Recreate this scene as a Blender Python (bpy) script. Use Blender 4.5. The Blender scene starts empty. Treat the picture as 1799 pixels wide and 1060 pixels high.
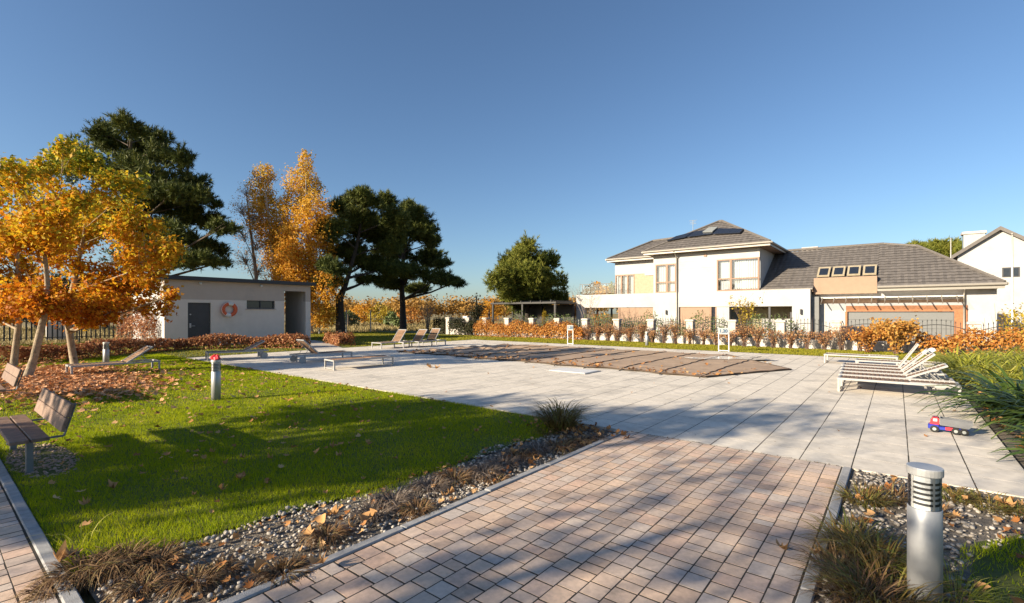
import bpy, math, random
import numpy as np
from mathutils import Vector, Matrix, noise as mnoise

random.seed(7)
RNG = np.random.default_rng(11)
R = math.radians
scene = bpy.context.scene
COL = scene.collection

# ------------------------------------------------------------------ camera
EYE, FPX, CX, HY = 1.7, 842.0, 900.0, 550.0
YAW = math.atan2(676, 842)
CS, SN = math.cos(YAW), math.sin(YAW)
cam = bpy.data.cameras.new('camera')
cam.sensor_width = 36.0
cam.lens = FPX / 1799 * 36
cam.shift_y = 20 / 1799
cam.clip_start = 0.05
cam.clip_end = 2000
camo = bpy.data.objects.new('camera', cam)
camo.location = (0, 0, EYE)
camo.rotation_euler = (R(90), 0, YAW)
COL.objects.link(camo)
scene.camera = camo

# ------------------------------------------------------------------ sky, sun, exposure
SUN_EL = R(19.0)
TO_SUN = Vector((-0.41 * math.cos(SUN_EL), -0.912 * math.cos(SUN_EL), math.sin(SUN_EL)))
world = bpy.data.worlds.new('World')
scene.world = world
world.use_nodes = True
wn = world.node_tree.nodes
sky = wn.new('ShaderNodeTexSky')
sky.sky_type = 'NISHITA'
sky.sun_disc = False
sky.sun_elevation = SUN_EL
sky.sun_rotation = math.atan2(TO_SUN.x, TO_SUN.y)
sky.altitude = 100
sky.air_density = 1.0
sky.dust_density = 0.8
sky.ozone_density = 4.0
world.node_tree.links.new(sky.outputs[0], wn['Background'].inputs[0])
wn['Background'].inputs[1].default_value = 0.067
sl = bpy.data.lights.new('sun', 'SUN')
sl.energy = 5.0
sl.angle = R(0.55)
sl.color = (1.0, 0.85, 0.64)
so = bpy.data.objects.new('sun', sl)
so.rotation_euler = TO_SUN.to_track_quat('Z', 'Y').to_euler()
so.location = (-10, -20, 30)
COL.objects.link(so)
vs = scene.view_settings
vs.view_transform = 'Standard'
vs.look = 'None'
vs.gamma = 1.0
vs.use_curve_mapping = False
vs.exposure = 1.22
scene.cycles.max_bounces = 6
scene.cycles.transparent_max_bounces = 8
scene.cycles.use_denoising = True


# ------------------------------------------------------------------ measuring helpers (photo pixel -> place)
def wrl(xc, d):
    return (xc * CS - d * SN, xc * SN + d * CS)


def G(px, py, z=0.0):
    d = FPX * (EYE - z) / (py - HY)
    return wrl((px - CX) / FPX * d, d)


def at_depth(px, py, d):
    x, y = wrl((px - CX) / FPX * d, d)
    return Vector((x, y, EYE - (py - HY) * d / FPX))


def at_y(px, py, Y):
    t = (px - CX) / FPX
    d = Y / (t * SN + CS)
    x, y = wrl(t * d, d)
    return Vector((x, Y, EYE - (py - HY) * d / FPX))


def at_x(px, py, X):
    t = (px - CX) / FPX
    d = X / (t * CS - SN)
    x, y = wrl(t * d, d)
    return Vector((X, y, EYE - (py - HY) * d / FPX))


def depth(x, y):
    return -x * SN + y * CS


def in_frame(x, y, z=0, m=40):
    d = depth(x, y)
    if d < 0.3:
        return False
    px = CX + FPX * (x * CS + y * SN) / d
    py = HY - FPX * (z - EYE) / d
    return -m < px < 1799 + m and -m < py < 1060 + m


# ------------------------------------------------------------------ object helpers
ORG = {}


def tag(o, label=None, cat=None, group=None, kind=None):
    if label: o['label'] = label
    if cat: o['category'] = cat
    if group: o['group'] = group
    if kind: o['kind'] = kind
    return o


def thing(name, loc, label, cat, group=None, rz=0.0):
    o = bpy.data.objects.new(name, None)
    o.empty_display_size = 0.2
    o.location = loc
    o.rotation_euler = (0, 0, rz)
    COL.objects.link(o)
    ORG[o.name] = Vector(loc) if rz == 0 else Vector((0, 0, 0))
    return tag(o, label, cat, group)


def link_mesh(name, me, mat, parent=None):
    if mat: me.materials.append(mat)
    o = bpy.data.objects.new(name, me)
    COL.objects.link(o)
    if parent:
        o.parent = parent
        ORG[o.name] = ORG.get(parent.name, Vector((0, 0, 0)))
    return o


def copy_tree(o, parent=None):
    c = o.copy()
    COL.objects.link(c)
    c.parent = parent
    for ch in o.children:
        copy_tree(ch, c)
    return c


class MB:
    def __init__(s):
        s.v, s.f = [], []

    def add(s, vs, fs):
        n = len(s.v)
        s.v += [Vector(p) for p in vs]
        s.f += [[i + n for i in f] for f in fs]
        return s

    def box(s, x0, x1, y0, y1, z0, z1, m=None):
        p = [(x0, y0, z0), (x1, y0, z0), (x1, y1, z0), (x0, y1, z0), (x0, y0, z1), (x1, y0, z1), (x1, y1, z1), (x0, y1, z1)]
        if m: p = [m @ Vector(q) for q in p]
        return s.add(p, [(0, 3, 2, 1), (4, 5, 6, 7), (0, 1, 5, 4), (1, 2, 6, 5), (2, 3, 7, 6), (3, 0, 4, 7)])

    def cbox(s, x0, x1, y0, y1, z0, z1, c=0.01, m=None):
        """box with chamfered vertical and top edges"""
        def ring(i, z):
            return [(x0 + i, y0 + i + c, z), (x0 + i + c, y0 + i, z), (x1 - i - c, y0 + i, z), (x1 - i, y0 + i + c, z),
                    (x1 - i, y1 - i - c, z), (x1 - i - c, y1 - i, z), (x0 + i + c, y1 - i, z), (x0 + i, y1 - i - c, z)]
        p = ring(0, z0) + ring(0, z1 - c) + ring(c, z1)
        if m: p = [m @ Vector(q) for q in p]
        f = [list(range(7, -1, -1)), list(range(16, 24))]
        for k in (0, 8):
            f += [(k + i, k + (i + 1) % 8, k + 8 + (i + 1) % 8, k + 8 + i) for i in range(8)]
        return s.add(p, f)

    def prism(s, poly, d):
        """extrude planar polygon by vector d"""
        n = len(poly)
        d = Vector(d)
        p = [Vector(q) for q in poly] + [Vector(q) + d for q in poly]
        return s.add(p, [list(range(n))[::-1], list(range(n, 2 * n))] + [(i, (i + 1) % n, n + (i + 1) % n, n + i) for i in range(n)])

    def tube(s, pts, rad, n=8, cap=True):
        pts = [Vector(p) for p in pts]
        if not hasattr(rad, '__len__'): rad = [rad] * len(pts)
        vs, fs = [], []
        up = Vector((0.13, 0.31, 0.94)).normalized()
        for i, p in enumerate(pts):
            t = (pts[min(i + 1, len(pts) - 1)] - pts[max(i - 1, 0)]).normalized()
            a = t.cross(up)
            if a.length < 0.05: a = t.cross(Vector((1, 0, 0)))
            a.normalize()
            b = t.cross(a)
            for k in range(n):
                w = 2 * math.pi * k / n
                vs.append(p + (a * math.cos(w) + b * math.sin(w)) * rad[i])
        for i in range(len(pts) - 1):
            for k in range(n):
                fs.append((i * n + k, i * n + (k + 1) % n, (i + 1) * n + (k + 1) % n, (i + 1) * n + k))
        if cap:
            fs.append(list(range(n)))
            fs.append([(len(pts) - 1) * n + k for k in range(n)][::-1])
        return s.add(vs, fs)

    def lathe(s, prof, c=(0, 0), n=24):
        vs = [(c[0] + r * math.cos(2 * math.pi * k / n), c[1] + r * math.sin(2 * math.pi * k / n), z) for r, z in prof for k in range(n)]
        fs = [(i * n + k, i * n + (k + 1) % n, (i + 1) * n + (k + 1) % n, (i + 1) * n + k) for i in range(len(prof) - 1) for k in range(n)]
        fs.append(list(range(n))[::-1])
        fs.append([(len(prof) - 1) * n + k for k in range(n)])
        return s.add(vs, fs)

    def mesh(s, name, off=Vector((0, 0, 0)), smooth=False):
        me = bpy.data.meshes.new(name)
        me.from_pydata([tuple(p - off) for p in s.v], [], [list(f) for f in s.f])
        if smooth: me.polygons.foreach_set('use_smooth', [True] * len(me.polygons))
        me.update()
        return me

    def build(s, name, mat, parent=None, smooth=False):
        off = ORG.get(parent.name, Vector((0, 0, 0))) if parent else Vector((0, 0, 0))
        return link_mesh(name, s.mesh(name, off, smooth), mat, parent)


def np_mesh(name, V, T, smooth=False):
    """V (n,3) float, T (m,3) int triangles"""
    me = bpy.data.meshes.new(name)
    me.vertices.add(len(V))
    me.vertices.foreach_set('co', np.asarray(V, np.float32).ravel())
    m = len(T)
    me.loops.add(m * 3)
    me.loops.foreach_set('vertex_index', np.asarray(T, np.int32).ravel())
    me.polygons.add(m)
    me.polygons.foreach_set('loop_start', np.arange(0, m * 3, 3, dtype=np.int32))
    me.polygons.foreach_set('loop_total', np.full(m, 3, np.int32))
    if smooth: me.polygons.foreach_set('use_smooth', np.ones(m, bool))
    me.update(calc_edges=True)
    return me


def nrm(a):
    return a / np.maximum(np.linalg.norm(a, axis=-1, keepdims=True), 1e-9)


def frames(nz, spin=None):
    """rotation matrices whose local z follows nz, spun at random"""
    nz = nrm(np.asarray(nz, float))
    n = len(nz)
    h = np.where(np.abs(nz[:, 2:3]) > 0.95, np.array([[1.0, 0, 0]]), np.array([[0, 0, 1.0]]))
    a = nrm(np.cross(h, nz))
    b = np.cross(nz, a)
    w = RNG.uniform(0, 2 * np.pi, n) if spin is None else spin
    c, s_ = np.cos(w)[:, None], np.sin(w)[:, None]
    return np.stack([a * c + b * s_, b * c - a * s_, nz], axis=2)


def scat(tv, tf, pos, rot, sc):
    tv, tf = np.asarray(tv, float), np.asarray(tf, int)
    pos = np.asarray(pos, float)
    sc = np.asarray(sc, float)
    if sc.ndim == 1: sc = np.repeat(sc[:, None], 3, 1)
    L = tv[None] * sc[:, None, :]
    V = np.einsum('nij,nkj->nki', rot, L) + pos[:, None, :]
    n, k = V.shape[:2]
    T = tf[None] + (np.arange(n) * k)[:, None, None]
    return V.reshape(-1, 3), T.reshape(-1, 3)


def scatter(name, tv, tf, pos, rot, sc, mat, parent=None, smooth=False):
    V, T = scat(tv, tf, pos, rot, sc)
    off = ORG.get(parent.name, Vector((0, 0, 0))) if parent else Vector((0, 0, 0))
    return link_mesh(name, np_mesh(name, V - np.array(off), T, smooth), mat, parent)


# leaf templates: local z is the leaf normal
LEAF_SIMPLE = ([(-.5, 0, 0), (0, -.32, .1), (.5, 0, 0), (0, .32, .1)], [(0, 1, 2), (0, 2, 3)])
LEAF_MAPLE = ([(0, -.5, 0), (-.5, -.05, .1), (-.16, .1, 0), (0, .55, .12), (.16, .1, 0), (.5, -.05, .1)],
              [(0, 2, 1), (0, 3, 2), (0, 4, 3), (0, 5, 4)])
LEAF_DRY = ([(0, 0, 0), (0, -.5, .05), (-.3, -.4, .16), (-.52, -.12, .22), (-.26, .04, .08), (-.34, .36, .2), (-.08, .2, .05),
             (0, .56, .14), (.09, .2, .03), (.36, .34, .1), (.25, .03, .05), (.5, -.14, .26), (.3, -.42, .1)],
            [(0, i + 1, i) for i in range(1, 12)] + [(0, 1, 12)])
NEEDLE = ([(-.5, 0, 0), (.5, 0, 0), (0, 0, 1)], [(0, 1, 2)])
BLADE = ([(-.5, 0, 0), (.5, 0, 0), (-.35, .06, .55), (.35, .06, .55), (0, .25, 1)], [(0, 1, 3), (0, 3, 2), (2, 3, 4)])


def arch_blade(n=5, bend=1.2, taper=0.3):
    v, f = [], []
    for i in range(n + 1):
        t = i / n
        a = bend * t
        y = math.sin(a * 0.5) * t * 0.9
        z = t * math.cos(a * 0.62)
        w = 0.5 * (1 - t ** 2.2) * (1 - taper * (1 - t) ** 3) + 0.02
        v += [(-w, y, z + (0.0 if i else 0)), (w, y, z)]
    for i in range(n):
        f += [(2 * i, 2 * i + 1, 2 * i + 3), (2 * i, 2 * i + 3, 2 * i + 2)]
    return v, f


# ------------------------------------------------------------------ materials
def mat(name, col, rough=0.7, var=0.15, scale=6.0, bump=0.15, bscale=80.0, metal=0.0, rnd=0.0, col2=None, spec=0.4, rndcol=None, bdist=0.01, stain=None):
    m = bpy.data.materials.new(name)
    m.use_nodes = True
    nt = m.node_tree
    N, L = nt.nodes, nt.links
    bs = N['Principled BSDF']
    geo = N.new('ShaderNodeNewGeometry')
    nz = N.new('ShaderNodeTexNoise')
    nz.inputs['Scale'].default_value = scale
    nz.inputs['Detail'].default_value = 7
    nz.inputs['Roughness'].default_value = 0.62
    L.new(geo.outputs['Position'], nz.inputs['Vector'])
    ramp = N.new('ShaderNodeValToRGB')
    ramp.color_ramp.elements[0].position = 0.3
    ramp.color_ramp.elements[1].position = 0.7
    c2 = col2 if col2 else [min(1, c * (1 + var)) for c in col]
    c1 = col if col2 else [c * (1 - var) for c in col]
    ramp.color_ramp.elements[0].color = (*c1, 1)
    ramp.color_ramp.elements[1].color = (*c2, 1)
    L.new(nz.outputs['Fac'], ramp.inputs['Fac'])
    out = ramp.outputs['Color']
    if rnd or rndcol:
        oi = N.new('ShaderNodeObjectInfo')
        ad = N.new('ShaderNodeMath'); ad.operation = 'ADD'
        L.new(oi.outputs['Random'], ad.inputs[0])
        L.new(geo.outputs['Random Per Island'], ad.inputs[1])
        fr = N.new('ShaderNodeMath'); fr.operation = 'FRACT'
        L.new(ad.outputs[0], fr.inputs[0])
        if rndcol:
            rr = N.new('ShaderNodeValToRGB')
            els = rr.color_ramp.elements
            while len(els) < len(rndcol): els.new(0.5)
            for i, c in enumerate(rndcol):
                els[i].position = i / max(1, len(rndcol) - 1)
                els[i].color = (*c, 1)
            L.new(fr.outputs[0], rr.inputs['Fac'])
            mx = N.new('ShaderNodeMixRGB'); mx.blend_type = 'MULTIPLY'; mx.inputs[0].default_value = 1
            L.new(out, mx.inputs[1]); L.new(rr.outputs[0], mx.inputs[2])
            out = mx.outputs[0]
        else:
            mr = N.new('ShaderNodeMapRange')
            mr.inputs[3].default_value = 1 - rnd; mr.inputs[4].default_value = 1 + rnd
            L.new(fr.outputs[0], mr.inputs[0])
            mx = N.new('ShaderNodeMixRGB'); mx.blend_type = 'MULTIPLY'; mx.inputs[0].default_value = 1
            L.new(out, mx.inputs[1]); L.new(mr.outputs[0], mx.inputs[2])
            out = mx.outputs[0]
    if stain:
        # (colour, scale, lo, hi) irregular dirt with its own shape
        n2 = N.new('ShaderNodeTexNoise'); n2.inputs['Scale'].default_value = stain[1]; n2.inputs['Detail'].default_value = 9
        n2.inputs['Roughness'].default_value = 0.7
        L.new(geo.outputs['Position'], n2.inputs['Vector'])
        m2 = N.new('ShaderNodeMapRange'); m2.inputs[1].default_value = stain[2]; m2.inputs[2].default_value = stain[3]
        L.new(n2.outputs['Fac'], m2.inputs[0])
        mx = N.new('ShaderNodeMixRGB'); mx.inputs[2].default_value = (*stain[0], 1)
        L.new(m2.outputs[0], mx.inputs[0]); L.new(out, mx.inputs[1])
        out = mx.outputs[0]
    L.new(out, bs.inputs['Base Color'])
    bs.inputs['Roughness'].default_value = rough
    bs.inputs['Metallic'].default_value = metal
    bs.inputs['Specular IOR Level'].default_value = spec
    if bump:
        nb = N.new('ShaderNodeTexNoise'); nb.inputs['Scale'].default_value = bscale; nb.inputs['Detail'].default_value = 5
        L.new(geo.outputs['Position'], nb.inputs['Vector'])
        bp = N.new('ShaderNodeBump'); bp.inputs['Strength'].default_value = bump; bp.inputs['Distance'].default_value = bdist
        L.new(nb.outputs['Fac'], bp.inputs['Height'])
        L.new(bp.outputs[0], bs.inputs['Normal'])
    return m


def leafmat(name, cols, wr=0.7, wn=0.5, nscale=0.8, wz=0.0, z0=0, z1=1, off=-0.1, trans=0.35, rough=0.6, spec=0.2):
    m = bpy.data.materials.new(name)
    m.use_nodes = True
    nt = m.node_tree
    N, L = nt.nodes, nt.links
    bs = N['Principled BSDF']
    geo = N.new('ShaderNodeNewGeometry')
    nz = N.new('ShaderNodeTexNoise'); nz.inputs['Scale'].default_value = nscale; nz.inputs['Detail'].default_value = 3
    L.new(geo.outputs['Position'], nz.inputs['Vector'])

    def mad(a, k, b):
        x = N.new('ShaderNodeMath'); x.operation = 'MULTIPLY_ADD'
        L.new(a, x.inputs[0]); x.inputs[1].default_value = k
        if b is None: x.inputs[2].default_value = off
        else: L.new(b, x.inputs[2])
        return x.outputs[0]
    v = mad(geo.outputs['Random Per Island'], wr, None)
    v = mad(nz.outputs['Fac'], wn, v)
    if wz:
        sp = N.new('ShaderNodeSeparateXYZ'); L.new(geo.outputs['Position'], sp.inputs[0])
        mr = N.new('ShaderNodeMapRange'); mr.inputs[1].default_value = z0; mr.inputs[2].default_value = z1
        L.new(sp.outputs['Z'], mr.inputs[0])
        v = mad(mr.outputs[0], wz, v)
    rr = N.new('ShaderNodeValToRGB')
    els = rr.color_ramp.elements
    while len(els) < len(cols): els.new(0.5)
    for i, c in enumerate(cols):
        els[i].position = i / max(1, len(cols) - 1)
        els[i].color = (*c, 1)
    L.new(v, rr.inputs['Fac'])
    L.new(rr.outputs[0], bs.inputs['Base Color'])
    bs.inputs['Roughness'].default_value = rough
    bs.inputs['Specular IOR Level'].default_value = spec
    if trans:
        tr = N.new('ShaderNodeBsdfTranslucent'); L.new(rr.outputs[0], tr.inputs[0])
        mx = N.new('ShaderNodeMixShader'); mx.inputs[0].default_value = trans
        L.new(bs.outputs[0], mx.inputs[1]); L.new(tr.outputs[0], mx.inputs[2])
        L.new(mx.outputs[0], N['Material Output'].inputs[0])
    return m


def glassmat(name, tint=(0.9, 0.95, 1.0), opacity=0.25):
    m = bpy.data.materials.new(name)
    m.use_nodes = True
    nt = m.node_tree
    N, L = nt.nodes, nt.links
    gl = N.new('ShaderNodeBsdfGlossy'); gl.inputs['Roughness'].default_value = 0.02
    tr = N.new('ShaderNodeBsdfTransparent'); tr.inputs[0].default_value = (*tint, 1)
    fr = N.new('ShaderNodeFresnel'); fr.inputs[0].default_value = 1.5
    ad = N.new('ShaderNodeMath'); ad.operation = 'ADD'; ad.inputs[1].default_value = opacity; ad.use_clamp = True
    L.new(fr.outputs[0], ad.inputs[0])
    mx = N.new('ShaderNodeMixShader')
    L.new(ad.outputs[0], mx.inputs[0]); L.new(tr.outputs[0], mx.inputs[1]); L.new(gl.outputs[0], mx.inputs[2])
    L.new(mx.outputs[0], N['Material Output'].inputs[0])
    return m


M = {}
M['field'] = mat('field', (.16, .13, .05), .95, col2=(.30, .23, .10), scale=.35, bump=.5, bscale=3, bdist=.1)
M['soil'] = mat('soil', (.06, .075, .012), .95, col2=(.11, .12, .02), scale=3, bump=.6, bscale=40)
M['gravelbed'] = mat('gravelbed', (.17, .145, .115), .95, var=.45, scale=14, bump=.9, bscale=70, bdist=.02)
M['sand'] = mat('joint_sand', (.040, .034, .026), .95, var=.45, scale=20, bump=.6, bscale=200)
M['paver'] = mat('paver', (.60, .505, .425), .85, var=.16, scale=24, bump=.35, bscale=210, bdist=.006,
                 rndcol=[(.72, .62, .56), (1, .88, .78), (.86, .82, .8), (1.12, .96, .82), (.78, .8, .84), (1.0, .82, .72), (.92, .92, .92)],
                 stain=((.20, .17, .14), 3.2, .58, .85))
M['edging'] = mat('edging', (.30, .30, .30), .9, var=.2, scale=15, bump=.3, bscale=160)
M['slab'] = mat('slab', (.64, .585, .50), .8, var=.12, scale=9, bump=.2, bscale=240, bdist=.004, rnd=.06, stain=((.26, .245, .22), 1.1, .50, .82))
M['pebble'] = mat('pebble', (.36, .34, .315), .75, var=.2, scale=40, bump=.1, rndcol=[(1.2, 1.18, 1.12), (.6, .58, .56), (.95, .9, .82), (.75, .7, .65), (1.35, 1.32, 1.28)])
M['pinkpebble'] = mat('pinkpebble', (.42, .33, .28), .8, var=.2, scale=40, bump=.1, rndcol=[(1.1, 1.0, .95), (.7, .62, .6), (1, .85, .75), (.85, .8, .8)])
M['grass'] = leafmat('grass', [(.12, .19, .004), (.24, .32, .006), (.37, .42, .009), (.46, .46, .016), (.55, .44, .09)], wr=.5, wn=.85, nscale=.9, off=-.24, trans=.42, spec=.08)
M['backgrass'] = leafmat('backgrass', [(.12, .14, .010), (.22, .22, .016), (.30, .265, .025), (.37, .29, .06)], wr=.6, wn=.55, nscale=.6, off=-.1, trans=.3)
M['drygrass'] = leafmat('drygrass', [(.05, .028, .016), (.13, .072, .035), (.22, .13, .065), (.30, .20, .10), (.16, .17, .04)], wr=.8, wn=.35, nscale=4, off=-.1, trans=.2)
M['drygreen'] = leafmat('drygreen', [(.05, .035, .014), (.17, .10, .03), (.26, .19, .06), (.13, .16, .03), (.20, .12, .04)], wr=.9, wn=.3, nscale=4, off=-.1, trans=.25)
M['lavender'] = leafmat('lavender', [(.055, .042, .034), (.13, .10, .08), (.21, .165, .13), (.28, .23, .19)], wr=.8, wn=.3, nscale=4, off=-.05, trans=.15)
M['dryleaf'] = leafmat('dryleaf', [(.24, .085, .022), (.38, .16, .05), (.46, .24, .09), (.55, .34, .16), (.34, .12, .03)], wr=1.0, wn=.1, off=-.05, trans=.15)
M['paleleaf'] = leafmat('paleleaf', [(.30, .13, .04), (.45, .24, .09), (.58, .38, .19)], wr=1.0, wn=.1, off=-.05, trans=.15)
M['litterleaf'] = leafmat('litterleaf', [(.40, .16, .06), (.58, .29, .13), (.70, .42, .24), (.5, .2, .07)], wr=1.0, wn=.1, off=-.05, trans=.15)
M['maple'] = leafmat('maple', [(.36, .10, .010), (.58, .20, .012), (.62, .30, .018), (.60, .39, .022), (.44, .37, .024), (.24, .27, .022), (.13, .18, .018)],
                     wr=.55, wn=.45, nscale=.75, wz=.6, z0=1.8, z1=6.4, off=-.34, trans=.45)
M['birchleaf'] = leafmat('birchleaf', [(.44, .18, .02), (.60, .29, .03), (.66, .39, .05), (.52, .42, .07)], wr=.5, wn=.35, nscale=.4, wz=.4, z0=3, z1=14, off=-.1, trans=.45)
M['pine'] = leafmat('pine', [(.022, .036, .010), (.060, .080, .020), (.135, .150, .030), (.25, .225, .055)], wr=.55, wn=.6, nscale=.7, off=-.12, trans=.12)
M['pinelight'] = leafmat('pinelight', [(.06, .085, .014), (.12, .145, .022), (.20, .20, .032), (.29, .25, .055)], wr=.55, wn=.6, nscale=.7, off=-.1, trans=.15)
M['darkleaf'] = leafmat('darkleaf', [(.010, .016, .008), (.022, .030, .012), (.04, .04, .016), (.07, .04, .02)], wr=.7, wn=.4, off=-.05, trans=.15)
M['beech'] = leafmat('beech', [(.26, .08, .02), (.44, .17, .035), (.55, .27, .06), (.60, .36, .11)], wr=.8, wn=.4, nscale=1.1, off=-.1, trans=.35)
M['redhedge'] = leafmat('redhedge', [(.16, .05, .028), (.30, .11, .05), (.44, .21, .09), (.50, .30, .14)], wr=.8, wn=.4, nscale=1.5, off=-.1, trans=.3)
M['spirea'] = leafmat('spirea', [(.28, .10, .05), (.44, .20, .085), (.52, .30, .13), (.48, .37, .18)], wr=.8, wn=.4, nscale=.8, off=-.1, trans=.35)
M['hydra'] = leafmat('hydra', [(.32, .13, .03), (.50, .24, .05), (.58, .33, .09), (.40, .26, .06)], wr=.8, wn=.4, nscale=2, off=-.1, trans=.35)
M['thuja'] = leafmat('thuja', [(.07, .11, .03), (.13, .17, .06), (.20, .23, .10)], wr=.8, wn=.4, nscale=1, off=-.1, trans=.2)
M['yellowbush'] = leafmat('yellowbush', [(.22, .17, .02), (.38, .28, .03), (.50, .36, .05)], wr=.8, wn=.4, nscale=1, off=-.1, trans=.35)
M['strap'] = leafmat('strap', [(.15, .18, .025), (.28, .30, .036), (.40, .39, .06), (.52, .45, .14)], wr=.75, wn=.4, nscale=1.6, off=-.1, trans=.3, rough=.45)
M['yucca'] = leafmat('yucca', [(.018, .040, .012), (.040, .075, .018), (.085, .13, .028), (.20, .22, .06)], wr=.8, wn=.3, nscale=2, off=-.12, trans=.2, rough=.4)
M['farwood'] = leafmat('farwood', [(.08, .09, .03), (.22, .12, .03), (.40, .22, .05), (.46, .30, .09), (.30, .24, .12)], wr=.35, wn=1.0, nscale=.09, off=-.2, trans=.3)
M['bark'] = mat('bark', (.10, .075, .055), .95, var=.4, scale=9, bump=.7, bscale=30, bdist=.03)
M['darkbark'] = mat('darkbark', (.045, .036, .03), .95, var=.4, scale=9, bump=.7, bscale=25, bdist=.03)
M['mapbark'] = mat('mapbark', (.30, .235, .16), .9, var=.35, scale=12, bump=.5, bscale=40, bdist=.02, stain=((.10, .085, .05), 5, .55, .7))
M['birchbark'] = mat('birchbark', (.45, .41, .36), .8, var=.3, scale=6, bump=.3, bscale=30, stain=((.04, .035, .03), 7, .58, .66))
M['twig'] = mat('twig', (.12, .075, .055), .9, var=.3, scale=8, bump=0)
M['greytwig'] = mat('greytwig', (.22, .18, .15), .9, var=.3, scale=8, bump=0)
M['render_white'] = mat('render_white', (.41, .406, .398), .9, var=.03, scale=3, bump=.12, bscale=220, bdist=.004, stain=((.33, .32, .305), .8, .5, .85))
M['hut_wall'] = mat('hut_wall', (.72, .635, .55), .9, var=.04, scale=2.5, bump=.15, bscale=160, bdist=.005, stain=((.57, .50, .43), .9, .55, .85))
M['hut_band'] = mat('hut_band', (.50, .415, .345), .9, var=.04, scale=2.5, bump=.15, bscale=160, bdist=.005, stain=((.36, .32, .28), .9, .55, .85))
M['roofedge'] = mat('roofedge', (.035, .037, .042), .5, var=.1, bump=.05)
M['anthracite'] = mat('anthracite', (.045, .046, .05), .45, var=.1, bump=.04)
M['darkdoor'] = mat('darkdoor', (.055, .053, .055), .5, var=.12, bump=.04)
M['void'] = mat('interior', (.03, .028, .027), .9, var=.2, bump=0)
M['brownpanel'] = mat('brownpanel', (.29, .195, .135), .75, var=.06, scale=4, bump=.1, bscale=90)
M['brownframe'] = mat('brownframe', (.22, .125, .075), .5, var=.12, scale=10, bump=.05)
M['beige'] = mat('beige', (.34, .29, .20), .85, var=.16, scale=6, bump=.3, bscale=50)
M['roof'] = mat('roof_tile', (.135, .122, .112), .65, var=.14, scale=5, bump=.1, bscale=60, rnd=.12)
M['solar'] = mat('solar', (.018, .022, .032), .15, var=.1, bump=0, spec=.6)
M['gutter'] = mat('gutter', (.27, .25, .22), .45, var=.06, bump=.02, metal=.2)
M['garage'] = mat('garage', (.15, .155, .155), .55, var=.05, bump=.03)
M['brickred'] = mat('brickred', (.33, .145, .07), .85, var=.2, scale=10, bump=.3, bscale=60, rnd=.15)
M['curtain'] = mat('curtain', (.56, .55, .52), .9, var=.03, bump=0)
M['glass'] = glassmat('glass', (.85, .9, .95), .10)
M['darkglass'] = mat('darkglass', (.02, .025, .035), .06, var=.2, bump=0, spec=.6)
M['white'] = mat('white_paint', (.66, .655, .64), .5, var=.03, bump=.02)
M['lounge_white'] = mat('lounge_white', (.34, .335, .325), .4, var=.05, bump=.02)
M['lounge_wood'] = mat('lounge_wood', (.21, .125, .075), .7, var=.3, scale=14, bump=.2, bscale=90, rnd=.12)
M['benchwood'] = mat('benchwood', (.21, .135, .095), .65, var=.35, scale=11, bump=.35, bscale=70, bdist=.006, rnd=.15)
M['benchsteel'] = mat('benchsteel', (.20, .21, .225), .5, var=.1, bump=.03, metal=.7)
M['alu'] = mat('alu', (.40, .41, .425), .5, var=.05, scale=12, bump=.04, metal=.5, stain=((.40, .39, .37), 6, .60, .8))
M['alulight'] = mat('alulight', (.50, .50, .495), .45, var=.04, bump=.02, metal=.3)
M['lens'] = mat('lens', (.66, .67, .67), .25, var=.05, bump=0)
M['bowl'] = glassmat('bowl', (.97, .98, .99), .03)
M['louvre'] = mat('louvre', (.05, .05, .052), .5, var=.1, bump=0)
M['red'] = mat('red_plastic', (.55, .03, .04), .4, var=.1, bump=.02)
M['blue'] = mat('blue_plastic', (.02, .035, .30), .35, var=.1, bump=.02)
M['greyplastic'] = mat('grey_plastic', (.12, .125, .135), .5, var=.1, bump=.02)
M['tyre'] = mat('tyre', (.02, .02, .02), .8, var=.2, bump=.05)
M['orange'] = mat('lifebuoy_orange', (.70, .13, .045), .55, var=.15, scale=12, bump=.05)
M['buoywhite'] = mat('lifebuoy_white', (.75, .72, .68), .6, var=.1, bump=.05)
M['tarp'] = mat('tarp', (.40, .285, .19), .62, var=.14, scale=1.6, bump=.35, bscale=26, bdist=.02, stain=((.20, .135, .085), 1.2, .56, .8))
M['tarpseam'] = mat('tarpseam', (.085, .06, .042), .7, var=.2, bump=.2)
M['railing'] = mat('railing', (.035, .036, .036), .55, var=.15, bump=.05)
M['galv'] = mat('galv', (.33, .35, .34), .5, var=.1, bump=.05, metal=.4)
M['stone'] = mat('pillar_stone', (.47, .425, .375), .9, var=.2, scale=7, bump=.5, bscale=45, bdist=.02)
M['lowwall'] = mat('lowwall', (.54, .50, .455), .9, var=.14, scale=4, bump=.4, bscale=40, bdist=.02)
M['cabinet'] = mat('cabinet', (.50, .48, .45), .6, var=.06, bump=.04)
M['pergola'] = mat('pergola', (.022, .021, .021), .5, var=.1, bump=.04)
M['carpaint'] = mat('carpaint', (.02, .021, .024), .2, var=.05, bump=0, spec=.6)
M['signwhite'] = mat('signwhite', (.30, .30, .295), .6, var=.03, bump=0)
M['blueprint'] = mat('blueprint', (.02, .07, .13), .6, var=.05, bump=0)
M['concrete'] = mat('concrete', (.42, .39, .35), .85, var=.12, scale=6, bump=.2, bscale=120)
M['sun_glare'] = mat('sun_glare', (.62, .60, .57), .16, var=.05, bump=.05, bscale=6)  # pale colour standing in for bright glare on the pool cover

# ================================================================== THE SETTING
T_Y0, T_Y1, T_X0, T_X1 = 6.42, 22.3, -20.95, 1.08       # pool terrace
D_X0, D_X1 = -3.0, -0.475                               # driveway
PATH_Y = 0.62                                           # far edge of the side path


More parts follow.
